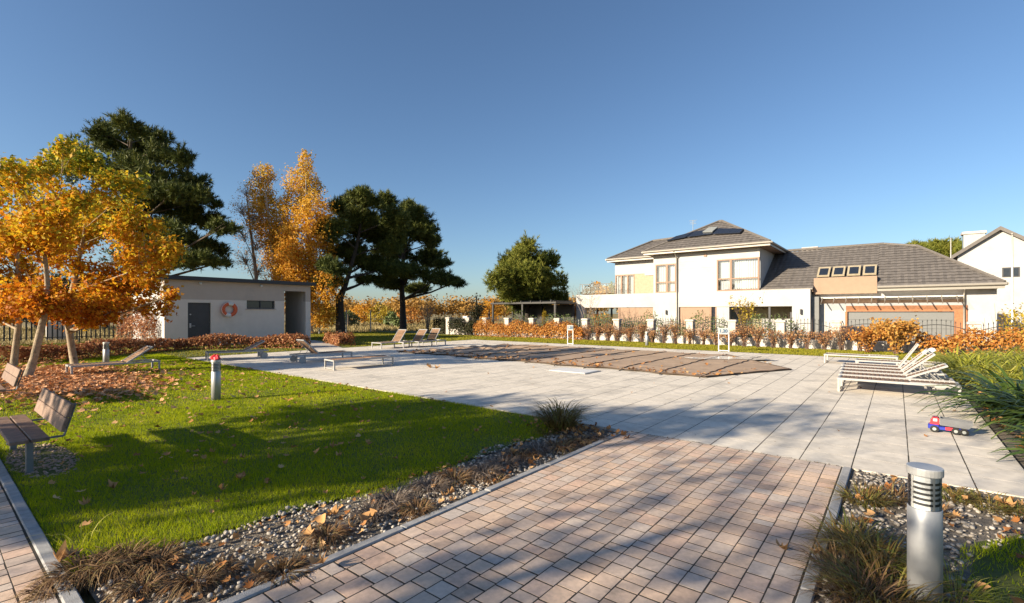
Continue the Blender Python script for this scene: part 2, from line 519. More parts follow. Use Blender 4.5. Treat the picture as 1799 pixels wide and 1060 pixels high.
def ground_z(x, y):
    """the plot is level; beyond the front fence the neighbour's yard lies half a metre lower"""
    t = min(1, max(0, (y - 27.6) / 3.2))
    z = -0.5 * (t * t * (3 - 2 * t))
    return z - 0.09


def ground_sheet():
    xs = [-900, -400, -200, -120, -80, -60, -50, -45] + list(np.arange(-42, 30.1, 2)) + [35, 45, 60, 90, 150, 300, 900]
    ys = [-700, -300, -120, -60, -40] + list(np.arange(-30, 26.1, 4)) + list(np.arange(27, 34, .5)) + list(np.arange(36, 60, 4)) + [80, 110, 150, 250, 500, 1200]
    V = [(x, y, ground_z(x, y) + (0.0 if abs(x) < 42 and y < 60 else -0.1)) for y in ys for x in xs]
    n = len(xs)
    F_ = [(j * n + i, j * n + i + 1, (j + 1) * n + i + 1, (j + 1) * n + i) for j in range(len(ys) - 1) for i in range(n - 1)]
    o = MB().add(V, F_).build('ground', M['field'])
    return tag(o, kind='structure')


ground_sheet()


def flat(name, poly, z, m, kind='structure'):
    o = MB().add([(x, y, z) for x, y in poly], [list(range(len(poly)))]).build(name, m)
    return tag(o, kind=kind)


# lawns (soil sheets, the blades follow below)
flat('lawn', [(-4.3, PATH_Y), (-4.05, 2.2), (-3.9, 4.4), (-3.85, T_Y0), (-24.0, T_Y0), (-24.0, PATH_Y)], -.016, M['soil'])
flat('back_lawn', [(-37.4, -3), (-24.05, -3), (-24.05, T_Y0), (T_X0 - .03, T_Y0), (T_X0 - .03, 26.4), (-37.4, 30)], -.02, M['soil'])
flat('front_lawn', [(T_X0, T_Y1 + .04), (9, T_Y1 + .04), (9, 26.7), (T_X0, 26.7)], -.012, M['soil'])
flat('corner_lawn', [(.32, 1.5), (6, 1.5), (6, 6.2), (1.05, 5.75), (.46, 4.95), (.34, 4.0)], -.008, M['soil'])
flat('gravel_bed', [(-4.6, PATH_Y + .06), (D_X0 - .08, PATH_Y + .06), (D_X0 - .08, T_Y0), (-4.3, T_Y0)], -.034, M['gravelbed'])
flat('gravel_verge', [(D_X1 + .09, 1.2), (4, 1.2), (4, T_Y0), (D_X1 + .09, T_Y0)], -.014, M['gravelbed'])
flat('planting_bed', [(T_X1 + .02, T_Y0), (12, T_Y0), (12, 22.2), (T_X1 + .02, 22.2)], -.03, M['gravelbed'])
flat('hut_path', [(-28.4, 14.4), (-28.4, 15.9), (T_X0, 13.0), (T_X0, 11.2)], -.006, M['concrete'])

# ---- paving pieces
PIECE_MESH = {}


def piece_mesh(kind, lx, ly, h, c, m):
    k = (kind, round(lx, 3), round(ly, 3))
    if k not in PIECE_MESH:
        me = MB().cbox(-lx / 2, lx / 2, -ly / 2, ly / 2, -h, 0, c).mesh(kind)
        me.materials.append(m)
        PIECE_MESH[k] = me
    return PIECE_MESH[k]


def lay(parent, kind, pieces, h, c, m, limit=300):
    """pieces: (x, y, lx, ly). The ones that show largest become objects, the rest one stuff part"""
    scored = []
    for p in pieces:
        d = depth(p[0], p[1])
        vis = in_frame(p[0], p[1])
        scored.append((0 if vis else 1, d if d > 0 else 99, p))
    scored.sort(key=lambda t: (t[0], t[1]))
    rest = MB()
    for i, (nv, d, (x, y, lx, ly)) in enumerate(scored):
        dz = random.uniform(-.0003, .0003)
        if i < limit and not nv:
            o = bpy.data.objects.new(kind, piece_mesh(kind, lx, ly, h, c, m))
            COL.objects.link(o)
            o.parent = parent
            o.location = (x + random.uniform(-.002, .002), y + random.uniform(-.002, .002), dz)
            o.rotation_euler = (random.gauss(0, .00015), random.gauss(0, .00015), random.gauss(0, .0025))
        else:
            mt = Matrix.Translation((x, y, dz)) @ Matrix.Rotation(random.gauss(0, .004), 4, 'Z') @ Matrix.Rotation(random.gauss(0, .00015), 4, 'X')
            rest.cbox(-lx / 2, lx / 2, -ly / 2, ly / 2, -h, 0, c, m=mt)
    if rest.v:
        r = rest.build('more_' + kind + 's', m, parent)
        r['kind'] = 'stuff'


# driveway: rows of mixed-length concrete pavers running away from the camera
drive = flat('driveway', [(D_X0 - .08, -1.2), (D_X1 + .1, -1.2), (D_X1 + .1, T_Y0 - .004), (D_X0 - .08, T_Y0 - .004)], -.0011, M['sand'])
ROWS = 17
rw = (D_X1 - D_X0) / ROWS
pieces = []
for r in range(ROWS):
    y = T_Y0 - .006
    x = D_X0 + (r + .5) * rw
    first = True
    while y > .6:
        ln = random.choice([.105, .15, .15, .195])
        if first:
            ln = random.choice([.08, .12, .15]); first = False
        pieces.append((x, y - ln / 2, rw - .009, ln - .013))
        y -= ln
lay(drive, 'paver', pieces, .06, .0004, M['paver'], 300)
for xe in (D_X0 - .045, D_X1 + .05):
    y = T_Y0 - .01
    while y > .7:
        b = MB().cbox(-.04, .04, -.495, .495, -.2, .012, .008)
        o = b.build('edging_stone', M['edging'], drive)
        o.location = (xe + random.uniform(-.003, .003), y - .5, random.uniform(-.003, .004))
        o.rotation_euler = (random.gauss(0, .003), 0, random.gauss(0, .003))
        y -= 1.0

# side path on the left, running towards the benches
path = flat('path', [(-16, -1.4), (D_X0 - .1, -1.4), (D_X0 - .1, PATH_Y), (-16, PATH_Y)], -.0011, M['sand'])
pieces = []
for r in range(9):
    y = PATH_Y - .09 - (r + .5) * rw
    x = D_X0 - .1
    while x > -13:
        ln = random.choice([.105, .15, .15, .195])
        pieces.append((x - ln / 2, y, ln - .013, rw - .009))
        x -= ln
lay(path, 'paver', pieces, .06, .0004, M['paver'], 220)
x = -3.3
while x > -14:
    o = MB().cbox(-.495, .495, -.04, .04, -.2, .012, .008).build('edging_stone', M['edging'], path)
    o.location = (x - .5, PATH_Y - .04, random.uniform(-.003, .004))
    x -= 1.0

# pool terrace: half-metre concrete slabs
SL = .4955
terr = flat('terrace', [(T_X0, T_Y0), (T_X1, T_Y0), (T_X1, T_Y1), (T_X0, T_Y1)], -.0011, M['sand'])
pieces = []
nx0 = math.floor((T_X0 + 2.865) / SL)
x = -2.865 + nx0 * SL
while x < T_X1 - .02:
    a, b = max(x, T_X0), min(x + SL, T_X1)
    stag = random.choice([0, 0, .012, -.01])
    y = T_Y0
    while y < T_Y1 - .02:
        c_, d_ = y, min(y + SL, T_Y1)
        if b - a > .06 and d_ - c_ > .06:
            cx_, cy_ = (a + b) / 2, (c_ + d_) / 2
            pieces.append((cx_, cy_ , b - a - .012, d_ - c_ - .010))
        y += SL
    x += SL
lay(terr, 'slab', pieces, .05, .0004, M['slab'], 300)
# moss and litter caught in the joints beside the pavers
tv, tf = LEAF_SIMPLE
n = 260
px_ = np.where(RNG.random(n) < .5, RNG.uniform(D_X0, D_X1, n), -2.865 + SL * RNG.integers(-8, 8, n))
py_ = np.where(RNG.random(n) < .3, T_Y0 - .003, RNG.uniform(T_Y0, 12, n))
py_ = np.where((px_ > D_X0) & (px_ < D_X1) & (RNG.random(n) < .6), T_Y0 + RNG.normal(0, .006, n), py_)
lit = scatter('joint_litter', tv, tf, np.stack([px_, py_, np.full(n, .004)], 1), frames(np.stack([RNG.normal(0, .2, n), RNG.normal(0, .2, n), np.ones(n)], 1)),
              RNG.uniform(.01, .03, n), M['drygrass'])
tag(lit, 'crumbs of leaf litter caught in the paving joints', 'litter', kind='stuff')

# ---- pebbles
PEB_V, PEB_F = [], []
_ph = (1 + 5 ** .5) / 2
for a in (-1, 1):
    for b in (-_ph, _ph):
        PEB_V += [(0, a, b), (a, b, 0), (b, 0, a)]
_pv = np.array(PEB_V) / np.linalg.norm(PEB_V[0]) * .5
for i in range(12):
    for j in range(i + 1, 12):
        for k in range(j + 1, 12):
            e = [np.linalg.norm(_pv[i] - _pv[j]), np.linalg.norm(_pv[j] - _pv[k]), np.linalg.norm(_pv[i] - _pv[k])]
            if max(e) < .56:
                nn = np.cross(_pv[j] - _pv[i], _pv[k] - _pv[i])
                PEB_F.append((i, j, k) if nn.dot(_pv[i]) > 0 else (i, k, j))


def pebbles(name, label, xf, n, lo=.018, hi=.055, z=-.02, m='pebble'):
    P_ = xf(n)
    n = len(P_)
    s0 = RNG.uniform(lo, hi, n) * RNG.uniform(.6, 1.1, n)
    sc = np.stack([s0 * RNG.uniform(.9, 1.5, n), s0, s0 * RNG.uniform(.45, .75, n)], 1)
    pos = np.column_stack([P_, np.full(n, z) + s0 * .22])
    nz_ = np.stack([RNG.normal(0, .25, n), RNG.normal(0, .25, n), np.ones(n)], 1)
    o = scatter(name, _pv, PEB_F, pos, frames(nz_), sc, M[m], smooth=True)
    return tag(o, label, 'gravel', kind='stuff')


def bed_edge(y):
    """wavy boundary between the lawn and the gravel bed"""
    return -3.92 - .22 * np.clip((3.0 - y) / 2.0, 0, 1.4) + .10 * np.sin(y * 2.3 + .5) + .06 * np.sin(y * 5.1)


def xf_left(n):
    y = PATH_Y + .08 + (T_Y0 - PATH_Y - .12) * RNG.random(n) ** 1.15
    x0 = bed_edge(y)
    x = x0 + (D_X0 - .1 - x0) * RNG.random(n)
    return np.stack([x, y], 1)


def corner(x, y, m=0.0):
    return (x > .36 + m + .07 * np.sin(y * 4)) & (y < 4.85 - m + (x - .42) * 1.3 + .06 * np.sin(x * 9))


def xf_right(n):
    y = RNG.uniform(1.6, T_Y0 - .03, n)
    x = RNG.uniform(D_X1 + .11, 3.2, n)
    keep = ~corner(x, y, .06)
    return np.stack([x, y], 1)[keep]


def xf_bench(n):
    a = RNG.uniform(0, 2 * np.pi, n); r = np.sqrt(RNG.random(n))
    return np.stack([-7.85 + 1.0 * r * np.cos(a), .93 + .30 * r * np.sin(a)], 1)


pebbles('pebble_strip', 'grey and white pebbles filling the bed beside the driveway', xf_left, 2600, .015, .045)
pebbles('pebble_verge', 'pale pebbles scattered around the near light post', xf_right, 6500, .018, .05, -.012)
pebbles('pebble_patch', 'pinkish pebbles under the slatted bench', xf_bench, 700, .018, .04, -.022, 'pinkpebble')


# ---- grass blades
def grass(name, label, region, n, hmin, hmax, w, m, z=-.016):
    P_ = region(n)
    n = len(P_)
    h = RNG.uniform(hmin, hmax, n) * (1 + .35 * np.sin(P_[:, 0] * 2.1 + np.sin(P_[:, 1] * 1.7)) * np.sin(P_[:, 1] * 2.6 + P_[:, 0]))
    lean = np.stack([RNG.normal(0, .42, n), RNG.normal(0, .42, n), np.ones(n)], 1)
    d = np.maximum(1.0, -P_[:, 0] * SN + P_[:, 1] * CS)
    sc = np.stack([w * (0.6 + d / 9), h, h], 1)
    o = scatter(name, BLADE[0] if n < 90000 else NEEDLE[0], BLADE[1] if n < 90000 else NEEDLE[1],
                np.column_stack([P_, np.full(n, z)]), frames(lean), sc, m)
    return tag(o, label, 'grass', kind='stuff')


def reg_near(n):
    x = RNG.uniform(-10.5, -3.6, n); y = RNG.uniform(PATH_Y + .01, T_Y0 - .01, n)
    d = -x * SN + y * CS
    k = (x < bed_edge(y) + .06 * RNG.normal(0, 1, n)) & (RNG.random(n) < np.clip(4.2 / d, .2, 1))
    k &= ~((((x + 7.85) / 1.0) ** 2 + ((y - .93) / .30) ** 2) < .85)
    return np.stack([x, y], 1)[k]


def reg_mid(n):
    x = RNG.uniform(-23.8, -10.5, n); y = RNG.uniform(PATH_Y + .01, T_Y0 - .01, n)
    return np.stack([x, y], 1)


def reg_back(n):
    x = RNG.uniform(-37, -21.1, n); y = RNG.uniform(-1, 26, n)
    k = ((x < -24) | (y > T_Y0)) & ~((x < -28.3) & (y > 7.6) & (y < 15.6)) & ~((np.abs(y - 13.4 + (x + 24) * .28) < .9) & (x > -28.4))
    return np.stack([x, y], 1)[k]


def reg_front(n):
    x = RNG.uniform(-20.9, 8, n); y = RNG.uniform(T_Y1 + .06, 26.6, n)
    return np.stack([x, y], 1)


def reg_corner(n):
    x = RNG.uniform(.3, 1.9, n); y = RNG.uniform(2.8, 6.2, n)
    k = corner(x, y) & (np.sin(x * 7 + 1) * np.sin(y * 6) + RNG.normal(0, .5, n) > -.45)
    return np.stack([x, y], 1)[k]


grass('grass', 'short green grass of the lawn beside the driveway', reg_near, 250000, .022, .055, .0042, M['grass'])
grass('grass', 'green lawn grass running to the trees and the low hedge', reg_mid, 110000, .025, .055, .006, M['grass'])
grass('grass', 'yellowish lawn grass around the flat-roofed hut', reg_back, 60000, .03, .06, .009, M['backgrass'], -.02)
grass('grass', 'strip of lawn grass between terrace and fence', reg_front, 50000, .03, .06, .009, M['backgrass'], -.012)
grass('grass', 'patchy grass beside the near light post', reg_corner, 16000, .025, .06, .0045, M['grass'], -.008)


def reg_field(n):
    x = -38.5 - 42 * RNG.random(n) ** 1.6
    y = RNG.uniform(0, 75, n)
    return np.stack([x, y], 1)


grass('field_grass', 'tall dry yellow grass of the meadow beyond the fence', reg_field, 70000, .15, .5, .016, M['field_blades'] if 'field_blades' in M else leafmat('field_blades', [(.20, .15, .06), (.34, .27, .12), (.44, .36, .18)], wr=.7, wn=.5, nscale=.2, off=-.1, trans=.25), -.2)

# ================================================================== BUILDINGS
def wavy_sheet(x0, x1, y, z0, z1, amp=.03, wl=.14):
    n = max(6, int((x1 - x0) / wl * 6))
    b = MB()
    vs = []
    for i in range(n + 1):
        x = x0 + (x1 - x0) * i / n
        yy = y + amp * math.sin(2 * math.pi * (x - x0) / wl) * (1 + .4 * math.sin(x * 5))
        vs += [(x, yy, z0), (x, yy, z1)]
    b.add(vs, [(2 * i, 2 * i + 2, 2 * i + 3, 2 * i + 1) for i in range(n)])
    return b


def clip_poly(poly, fn):
    """keep the part of polygon where fn(p) >= 0 (fn linear)"""
    out = []
    for i, p in enumerate(poly):
        q = poly[(i + 1) % len(poly)]
        a, b = fn(p), fn(q)
        if a >= 0: out.append(p)
        if (a >= 0) != (b >= 0):
            t = a / (a - b)
            out.append(p + (q - p) * t)
    return out


def tiled_face(mb, poly, course=.36, lift=.024, colw=.0):
    """roof face built as overlapping tile courses; poly = Vectors, eave edge first"""
    poly = [Vector(p) for p in poly]
    n = (poly[1] - poly[0]).cross(poly[2] - poly[0]).normalized()
    if n.z < 0: n = -n
    up = (Vector((0, 0, 1)) - n * n.z).normalized()
    e0 = poly[0]
    vmax = max((p - e0).dot(up) for p in poly)
    vmin = min((p - e0).dot(up) for p in poly)
    along = up.cross(n)
    mb.add([p - n * .01 for p in poly], [list(range(len(poly)))])
    v = vmin
    while v < vmax - 1e-4:
        w = min(v + course, vmax)
        strip = clip_poly(clip_poly(poly, lambda p: (p - e0).dot(up) - v), lambda p: w - (p - e0).dot(up))
        v0 = v
        v = w
        if len(strip) < 3: continue
        a0 = min((p - e0).dot(along) for p in strip); a1 = max((p - e0).dot(along) for p in strip)
        cw = .30
        k0 = math.floor(a0 / cw)
        while k0 * cw < a1:
            cell = clip_poly(clip_poly(strip, lambda p: (p - e0).dot(along) - k0 * cw), lambda p: (k0 + 1) * cw - (p - e0).dot(along))
            k0 += 1
            if len(cell) < 3: continue
            # each tile arches a little: split at its middle
            mid = (k0 - .5) * cw
            for sgn in (0, 1):
                half = clip_poly(cell, (lambda p: mid - (p - e0).dot(along)) if sgn == 0 else (lambda p: (p - e0).dot(along) - mid))
                if len(half) < 3: continue
                pts = []
                for p in half:
                    tt = 1 - ((p - e0).dot(up) - v0) / course
                    ar = 1 - abs((p - e0).dot(along) - mid) / (cw / 2)
                    pts.append(p + n * (.012 + lift * tt + .018 * ar))
                mb.add(pts, [list(range(len(pts)))])


YF = 34.0      # front plane of the white house


def HX(px, Y=YF): return at_y(px, 500, Y).x
def HZ(px, py, Y=YF): return at_y(px, py, Y).z


def casement(parent, x0, x1, z0, z1, y, mullions, transom=None, depth_=.1, fm='brownframe', curtain=True, back=True):
    """window > frame bars, pane, curtain; outward is -y"""
    fw = .085
    b = MB()
    b.box(x0, x1, y - .03, y + depth_, z1 - fw, z1).box(x0, x1, y - .03, y + depth_, z0, z0 + fw)
    b.box(x0, x0 + fw, y - .03, y + depth_, z0 + fw, z1 - fw).box(x1 - fw, x1, y - .03, y + depth_, z0 + fw, z1 - fw)
    for mx in mullions: b.box(mx - .07, mx + .07, y - .027, y + depth_ - .01, z0 + fw, z1 - fw)
    w = b.build('window', M[fm], parent)
    if transom:
        t = MB()
        edges = [x0 + fw] + list(mullions) + [x1 - fw]
        for a, c in zip(edges[:-1], edges[1:]):
            t.box(a + .002, c - .002, y - .02, y + .06, transom - .04, transom + .04)
        t.build('transom', M[fm], w)
    edges = [x0 + fw] + list(mullions) + [x1 - fw]
    for i, (a, c) in enumerate(zip(edges[:-1], edges[1:])):
        MB().add([(a, y + .03, z0 + fw), (c, y + .03, z0 + fw), (c, y + .03, z1 - fw), (a, y + .03, z1 - fw)], [(0, 1, 2, 3)]).build('pane', M['glass'], w)
    if curtain: wavy_sheet(x0 + .1, x1 - .1, y + .24, z0 + .05, z1 - .05).build('curtain', M['curtain'], w)
    return w


def lamp(parent, x, y, z):
    b = MB().box(x - .06, x + .06, y - .03, y, z - .1, z + .1).lathe([(.055, z - .16), (.055, z + .16)], (x, y - .09), 10)
    return b.build('wall_lamp', M['anthracite'], parent)


def downpipe(parent, x, y, z0, z1, out=.35):
    b = MB().tube([(x, y - .06, z0), (x, y - .06, z1 - .45), (x, y - out * .6, z1 - .12), (x, y - out, z1)], .05, 8)
    return b.build('downpipe', M['gutter'], parent, smooth=True)


def white_house():
    gz = -.6
    h = thing('white_house', (HX(1250), YF + 4, gz), 'white two-storey house with dark hipped roofs behind the railing fence', 'house')
    X = lambda px, Y=YF: at_y(px, 500, Y).x
    Z_ = lambda px, py, Y=YF: at_y(px, py, Y).z
    zpb, zpt = 2.12, 3.16          # underside and top of the long white parapet
    xl, xa, xb, xc, xd, xe = X(1013), X(1148), X(1190), X(1335), X(1392), X(1424)
    ze = 5.92                      # top of the tower wall
    # --- ground floor and parapet band, front skin as separate wall slabs
    W = lambda *a: MB().box(*a).build('wall', M['render_white'], h)
    W(xl, xe, YF, YF + .35, zpb, zpt)                                       # parapet band
    W(xl, X(1028), YF + .003, YF + .35, gz, zpb)                            # left end pier
    W(X(1148), X(1193), YF + .003, YF + .35, gz, zpb)                       # pier with lamp
    W(X(1392), xe, YF + .003, YF + .35, gz, zpb)                            # right pier with lamp
    W(xe - .35, xe - .003, YF + .35, YF + 1.6, gz, zpt - .003)               # return of right pier
    W(X(1258), X(1281), YF + .06, YF + .35, gz, zpb)
    MB().box(X(1088), X(1147.6), YF + .08, YF + .2, gz, zpb - .02).build('roller_shutter', M['brownpanel'], h)
    MB().box(X(1195), X(1247), YF + .08, YF + .2, gz, zpb - .02).build('roller_shutter', M['brownpanel'], h)
    f = MB()
    for a, b_ in ((1086, 1089), (1247, 1250), (1256.5, 1259)): MB().box(X(a), X(b_), YF + .05, YF + .22, gz, zpb - .012).build('door_frame', M['brownframe'], h)
    MB().box(X(1250.1), X(1256.4), YF + .12, YF + .14, gz, zpb - .02).build('pane', M['darkglass'], h)
    # porch: back wall in wood, white half wall, dark posts
    MB().box(X(1281) + .1, xd + 1.0, YF + 2.2, YF + 2.35, gz, zpb + .2).build('porch_wall', M['beige'], h)
    MB().box(X(1330), X(1384), YF + 1.4, YF + 1.55, gz, 1.32).build('porch_parapet', M['render_white'], h)
    MB().box(X(1350), X(1353.5), YF + .1, YF + .22, gz, zpb - .003).build('post', M['anthracite'], h)
    MB().box(X(1388), X(1391.5), YF + .1, YF + .3, gz, 1.75).build('post', M['anthracite'], h)
    MB().box(xl + .4, xe - .4, YF + .352, YF + 3.2, zpb + .003, zpb + .2).build('slab', M['render_white'], h)
    MB().box(X(1152), X(1260), YF + .4, YF + 7.8, gz, 3.0).build('core', M['render_white'], h)
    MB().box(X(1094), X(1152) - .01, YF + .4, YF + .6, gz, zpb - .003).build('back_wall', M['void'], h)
    lamp(h, X(1171.5), YF, Z_(1171, 549)); lamp(h, X(1408), YF, Z_(1408, 548))
    # --- upper floor: tower
    yt = YF + .03
    wx0, wx1, wz0, wz1 = X(1259.5), X(1334.5), Z_(1300, 511), Z_(1300, 454)
    W(xb, wx0, yt, yt + .3, zpt, ze)
    W(wx0, xc, yt, yt + .3, wz1, ze)
    W(wx0, xc, yt, yt + .3, zpt, wz0)
    W(xc - .3, xc - .003, yt + .3, yt + 6.5, zpt, ze - .002)                   # right flank, in shade
    W(xb - .003, xb + .3, yt + .3, yt + 6.5, zpt - .6, ze - .004)
    W(xb + .3, xc - .3, yt + 6.2, yt + 6.5, zpt - .6, ze - .004)
    casement(h, wx0 + .004, wx1 - .004, wz0, wz1, yt + .02, [X(1284)], Z_(1300, 489))
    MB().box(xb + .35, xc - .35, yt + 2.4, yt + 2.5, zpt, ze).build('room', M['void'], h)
    g = MB()                                                                # shadow grooves in the render
    for py in (459, 471, 514): g.box(xb + .05, wx0 - .01, yt - .004, yt + .002, Z_(1225, py) - .009, Z_(1225, py) + .009)
    g.build('groove', M['gutter'], h)
    MB().box(X(1237), X(1242), yt - .06, yt, Z_(1240, 451), Z_(1240, 446.5)).build('alarm_box', M['brownframe'], h)
    # middle bay
    ym = YF + .06
    bx0, bx1, bz0, bz1 = X(1151.5), X(1187.5), Z_(1170, 515), Z_(1170, 464)
    W(xa, xb - .004, ym, ym + .3, bz1, Z_(1170, 445))
    W(xa, bx0, ym, ym + .3, zpt, bz1)
    W(bx1, xb - .004, ym, ym + .3, zpt, bz1)
    casement(h, bx0, bx1, zpt + .0, bz1 - .002, ym + .02, [X(1171.5)], Z_(1170, 496))
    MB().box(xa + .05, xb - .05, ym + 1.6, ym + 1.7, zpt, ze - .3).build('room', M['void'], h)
    W(xa - .002, xa + .3, ym + .3, ym + 3.0, zpt, Z_(1170, 445) - .002)
    # left wing, set back behind the balcony
    yl = YF + 1.3
    XL = lambda px: at_y(px, 500, yl).x
    ZL = lambda px, py: at_y(px, py, yl).z
    lw0, lw1 = XL(1081), xa - .004
    W(lw0, lw1, yl, yl + .3, ZL(1110, 482), ZL(1110, 459))
    W(lw0, lw0 + .3, yl + .3, yl + 4.5, 2.4, ZL(1110, 459) - .002)
    MB().box(XL(1115), lw1, yl + .02, yl + .3, 2.3, ZL(1110, 482)).build('stone_panel', M['beige'], h)
    casement(h, lw0 + .02, XL(1115) - .003, 2.3, ZL(1110, 482) - .003, yl + .03, [XL(1092), XL(1103)], None)
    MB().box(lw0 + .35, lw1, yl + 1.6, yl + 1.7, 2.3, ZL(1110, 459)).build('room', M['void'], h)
    MB().box(lw1 - 1.2, lw1, yl - .05, yl, ZL(1144, 484), ZL(1144, 480)).build('spot_lamp', M['gutter'], h)
    # balcony rail
    b = MB()
    for px in (1022, 1035, 1050, 1064, 1078): b.tube([(X(px), YF + .18, zpt), (X(px), YF + .18, zpt + .85)], .022, 6)
    b.tube([(X(1018), YF + .18, zpt + .85), (X(1082), YF + .18, zpt + .85)], .02, 6)
    b.build('balcony_rail', M['gutter'], h)
    MB().add([(X(1020), YF + .2, zpt + .08), (X(1080), YF + .2, zpt + .08), (X(1080), YF + .2, zpt + .8), (X(1020), YF + .2, zpt + .8)], [(0, 1, 2, 3)]).build('pane', M['glass'], h)
    # --- roofs
    def hip(name, x0, x1, y0, y1, z, apexes, fascia=.2):
        """hipped roof over a rectangle; apexes: 1 or 2 ridge points (left, right)"""
        a, c = apexes[0], apexes[-1]
        P_ = [Vector((x0, y0, z)), Vector((x1, y0, z)), Vector((x1, y1, z)), Vector((x0, y1, z))]
        mb = MB()
        fr = [P_[0], P_[1], c] if a == c else [P_[0], P_[1], c, a]
        bk = [P_[2], P_[3], a] if a == c else [P_[2], P_[3], a, c]
        for face in (fr, [P_[1], P_[2], c], bk, [P_[3], P_[0], a]): tiled_face(mb, face)
        r = mb.build(name, M['roof'], h)
        e = MB().box(x0 + .05, x1 - .05, y0 + .05, y1 - .05, z - fascia, z - .004)
        e.build('soffit', M['brownpanel'], r)
        gt = MB()
        gt.tube([(x0 - .06, y0 - .06, z - .02), (x1 + .06, y0 - .06, z - .02)], .075, 8).tube([(x1 + .06, y0 - .06, z - .02), (x1 + .06, y1, z - .02)], .075, 8)
        gt.tube([(x0 - .06, y0 - .06, z - .02), (x0 - .06, y1, z - .02)], .075, 8)
        gt.box(x0, x1, y0 + .0, y0 + .045, z - fascia - .02, z - .02).box(x1 - .045, x1, y0 + .05, y1, z - fascia - .02, z - .02)
        gt.build('gutter', M['gutter'], r)
        rg = MB()
        for p, q in ((P_[0], a), (P_[1], c), (P_[2], c), (P_[3], a)): rg.tube([p + Vector((0, 0, .06)), q + Vector((0, 0, .09))], .075, 6)
        if a != c: rg.tube([a + Vector((0, 0, .09)), c + Vector((0, 0, .09))], .08, 6)
        rg.build('ridge_tiles', M['roof'], r)
        return r, (a, c)
    yo = YF - .65
    x0, x1 = at_y(1131, 440, yo).x, at_y(1352, 426, yo).x + .05
    zt = ze + .22
    y1 = YF + 7.2
    ap = at_y(1263, 391, YF + 3.2)
    main, _ = hip('roof', x0, x1, yo, y1, zt, [Vector((ap.x, YF + 3.2, ap.z)), Vector((ap.x + .25, YF + 3.2, ap.z))])
    # left lower roof
    yq = YF + .7
    zq = at_y(1072, 456, yq).z
    q0, q1 = at_y(1067, 456, yq).x, x0 + .5
    ap2 = at_y(1150, 425, YF + 3.6)
    hip('roof', q0, q1 + 1.6, yq, YF + 6.4, zq, [Vector((q0 + 2.6, YF + 3.6, ap2.z)), Vector((q1 + 1.2, YF + 3.6, ap2.z + .1))])
    # solar panels and skylight on the front slope of the main roof
    sl_n = (Vector((x1, yo, zt)) - Vector((x0, yo, zt))).cross(Vector((ap.x, YF + 3.2, ap.z)) - Vector((x0, yo, zt))).normalized()
    if sl_n.z < 0: sl_n = -sl_n

    def on_slope(px, py, off=.14):
        # ray from the eye onto the front slope
        d = at_depth(px, py, 1.0) - Vector((0, 0, EYE))
        t = (Vector((x0, yo, zt)) + sl_n * off - Vector((0, 0, EYE))).dot(sl_n) / d.dot(sl_n)
        return Vector((0, 0, EYE)) + d * t
    for quad in ([(1172, 424), (1205, 417.5), (1219, 408), (1188, 416)], [(1207, 417.2), (1250, 412), (1262, 402), (1221, 407.6)],
                 [(1252, 411.8), (1300, 410), (1307, 403), (1264, 402)]):
        MB().prism([on_slope(*p) for p in quad], sl_n * .04).build('solar_panel', M['solar'], main)
    MB().prism([on_slope(*p, off=.2) for p in [(1235, 408.5), (1252, 408), (1262, 399.5), (1246, 400.5)]], sl_n * .05).build('skylight', M['galv'], main)
    # soffit in shade, antenna
    an = at_y(1218, 395, YF + 3.2)
    an.z = at_y(1218, 402, YF + 3.2).z
    b = MB().tube([an - Vector((0, 0, .9)), an + Vector((0, 0, .65))], .02, 6)
    for k, w in ((.62, .28), (.5, .2), (.38, .24)): b.tube([an + Vector((-w, 0, k)), an + Vector((w, 0, k))], .014, 5)
    b.build('antenna', M['galv'], h)
    downpipe(h, X(1190), YF, gz, zt - .1, .7)
    # --- garage wing on the right
    yg = YF + .9
    yge = yg - .75
    XG = lambda px, Y=yg: at_y(px, 500, Y).x
    ZG = lambda px, py, Y=yg: at_y(px, py, Y).z
    zge = ZG(1650, 501, yge)
    zwt = zge - .06
    W(xe + .003, XG(1487), yg, yg + .3, gz, zwt)
    W(XG(1700), XG(1752), yg, yg + .3, gz, zwt)
    W(XG(1487), XG(1700), yg, yg + .3, ZG(1590, 537), zwt)
    W(XG(1752) - .3, XG(1752) - .003, yg + .3, yg + 7, gz, zwt - .003)
    MB().box(XG(1425), XG(1441), yg - .5, yg - .003, gz, ZG(1433, 522)).build('entrance_wall', M['garage'], h)
    br = MB()
    br.box(XG(1487), XG(1700), yg - .06, yg - .002, ZG(1590, 547.5), ZG(1590, 537))
    br.box(XG(1677), XG(1700), yg - .06, yg - .002, gz, ZG(1590, 547.5) - .003)
    br.box(XG(1485.5), XG(1489), yg - .06, yg - .002, gz, ZG(1590, 547.5) - .003)
    br.build('brick_surround', M['brickred'], h)
    gd0, gd1, gdt = XG(1489), XG(1677), ZG(1590, 547.5) - .01
    d = MB().box(gd0, gd1, yg + .1, yg + .16, gz, gdt)
    d = d.build('garage_door', M['garage'], h)
    for k in range(5):
        z0 = gz + k * (gdt - gz) / 5
        MB().cbox(gd0 + .01, gd1 - .01, 0, (gdt - gz) / 5 - .02, 0, .02, .008,
                  m=Matrix.Translation((0, yg + .099, z0 + .01)) @ Matrix.Rotation(R(90), 4, 'X')).build('panel', M['garage'], d)
    # glass canopy with brackets
    zc0, zc1 = ZG(1570, 534), ZG(1570, 521.5)
    cy = yg - 1.0
    xg0, xg1 = XG(1443), XG(1693)
    cp = MB().box(xg0, xg1, yg - .16, yg - .062, zc1 - .1, zc1)
    cpo = cp.build('canopy', M['white'], h)
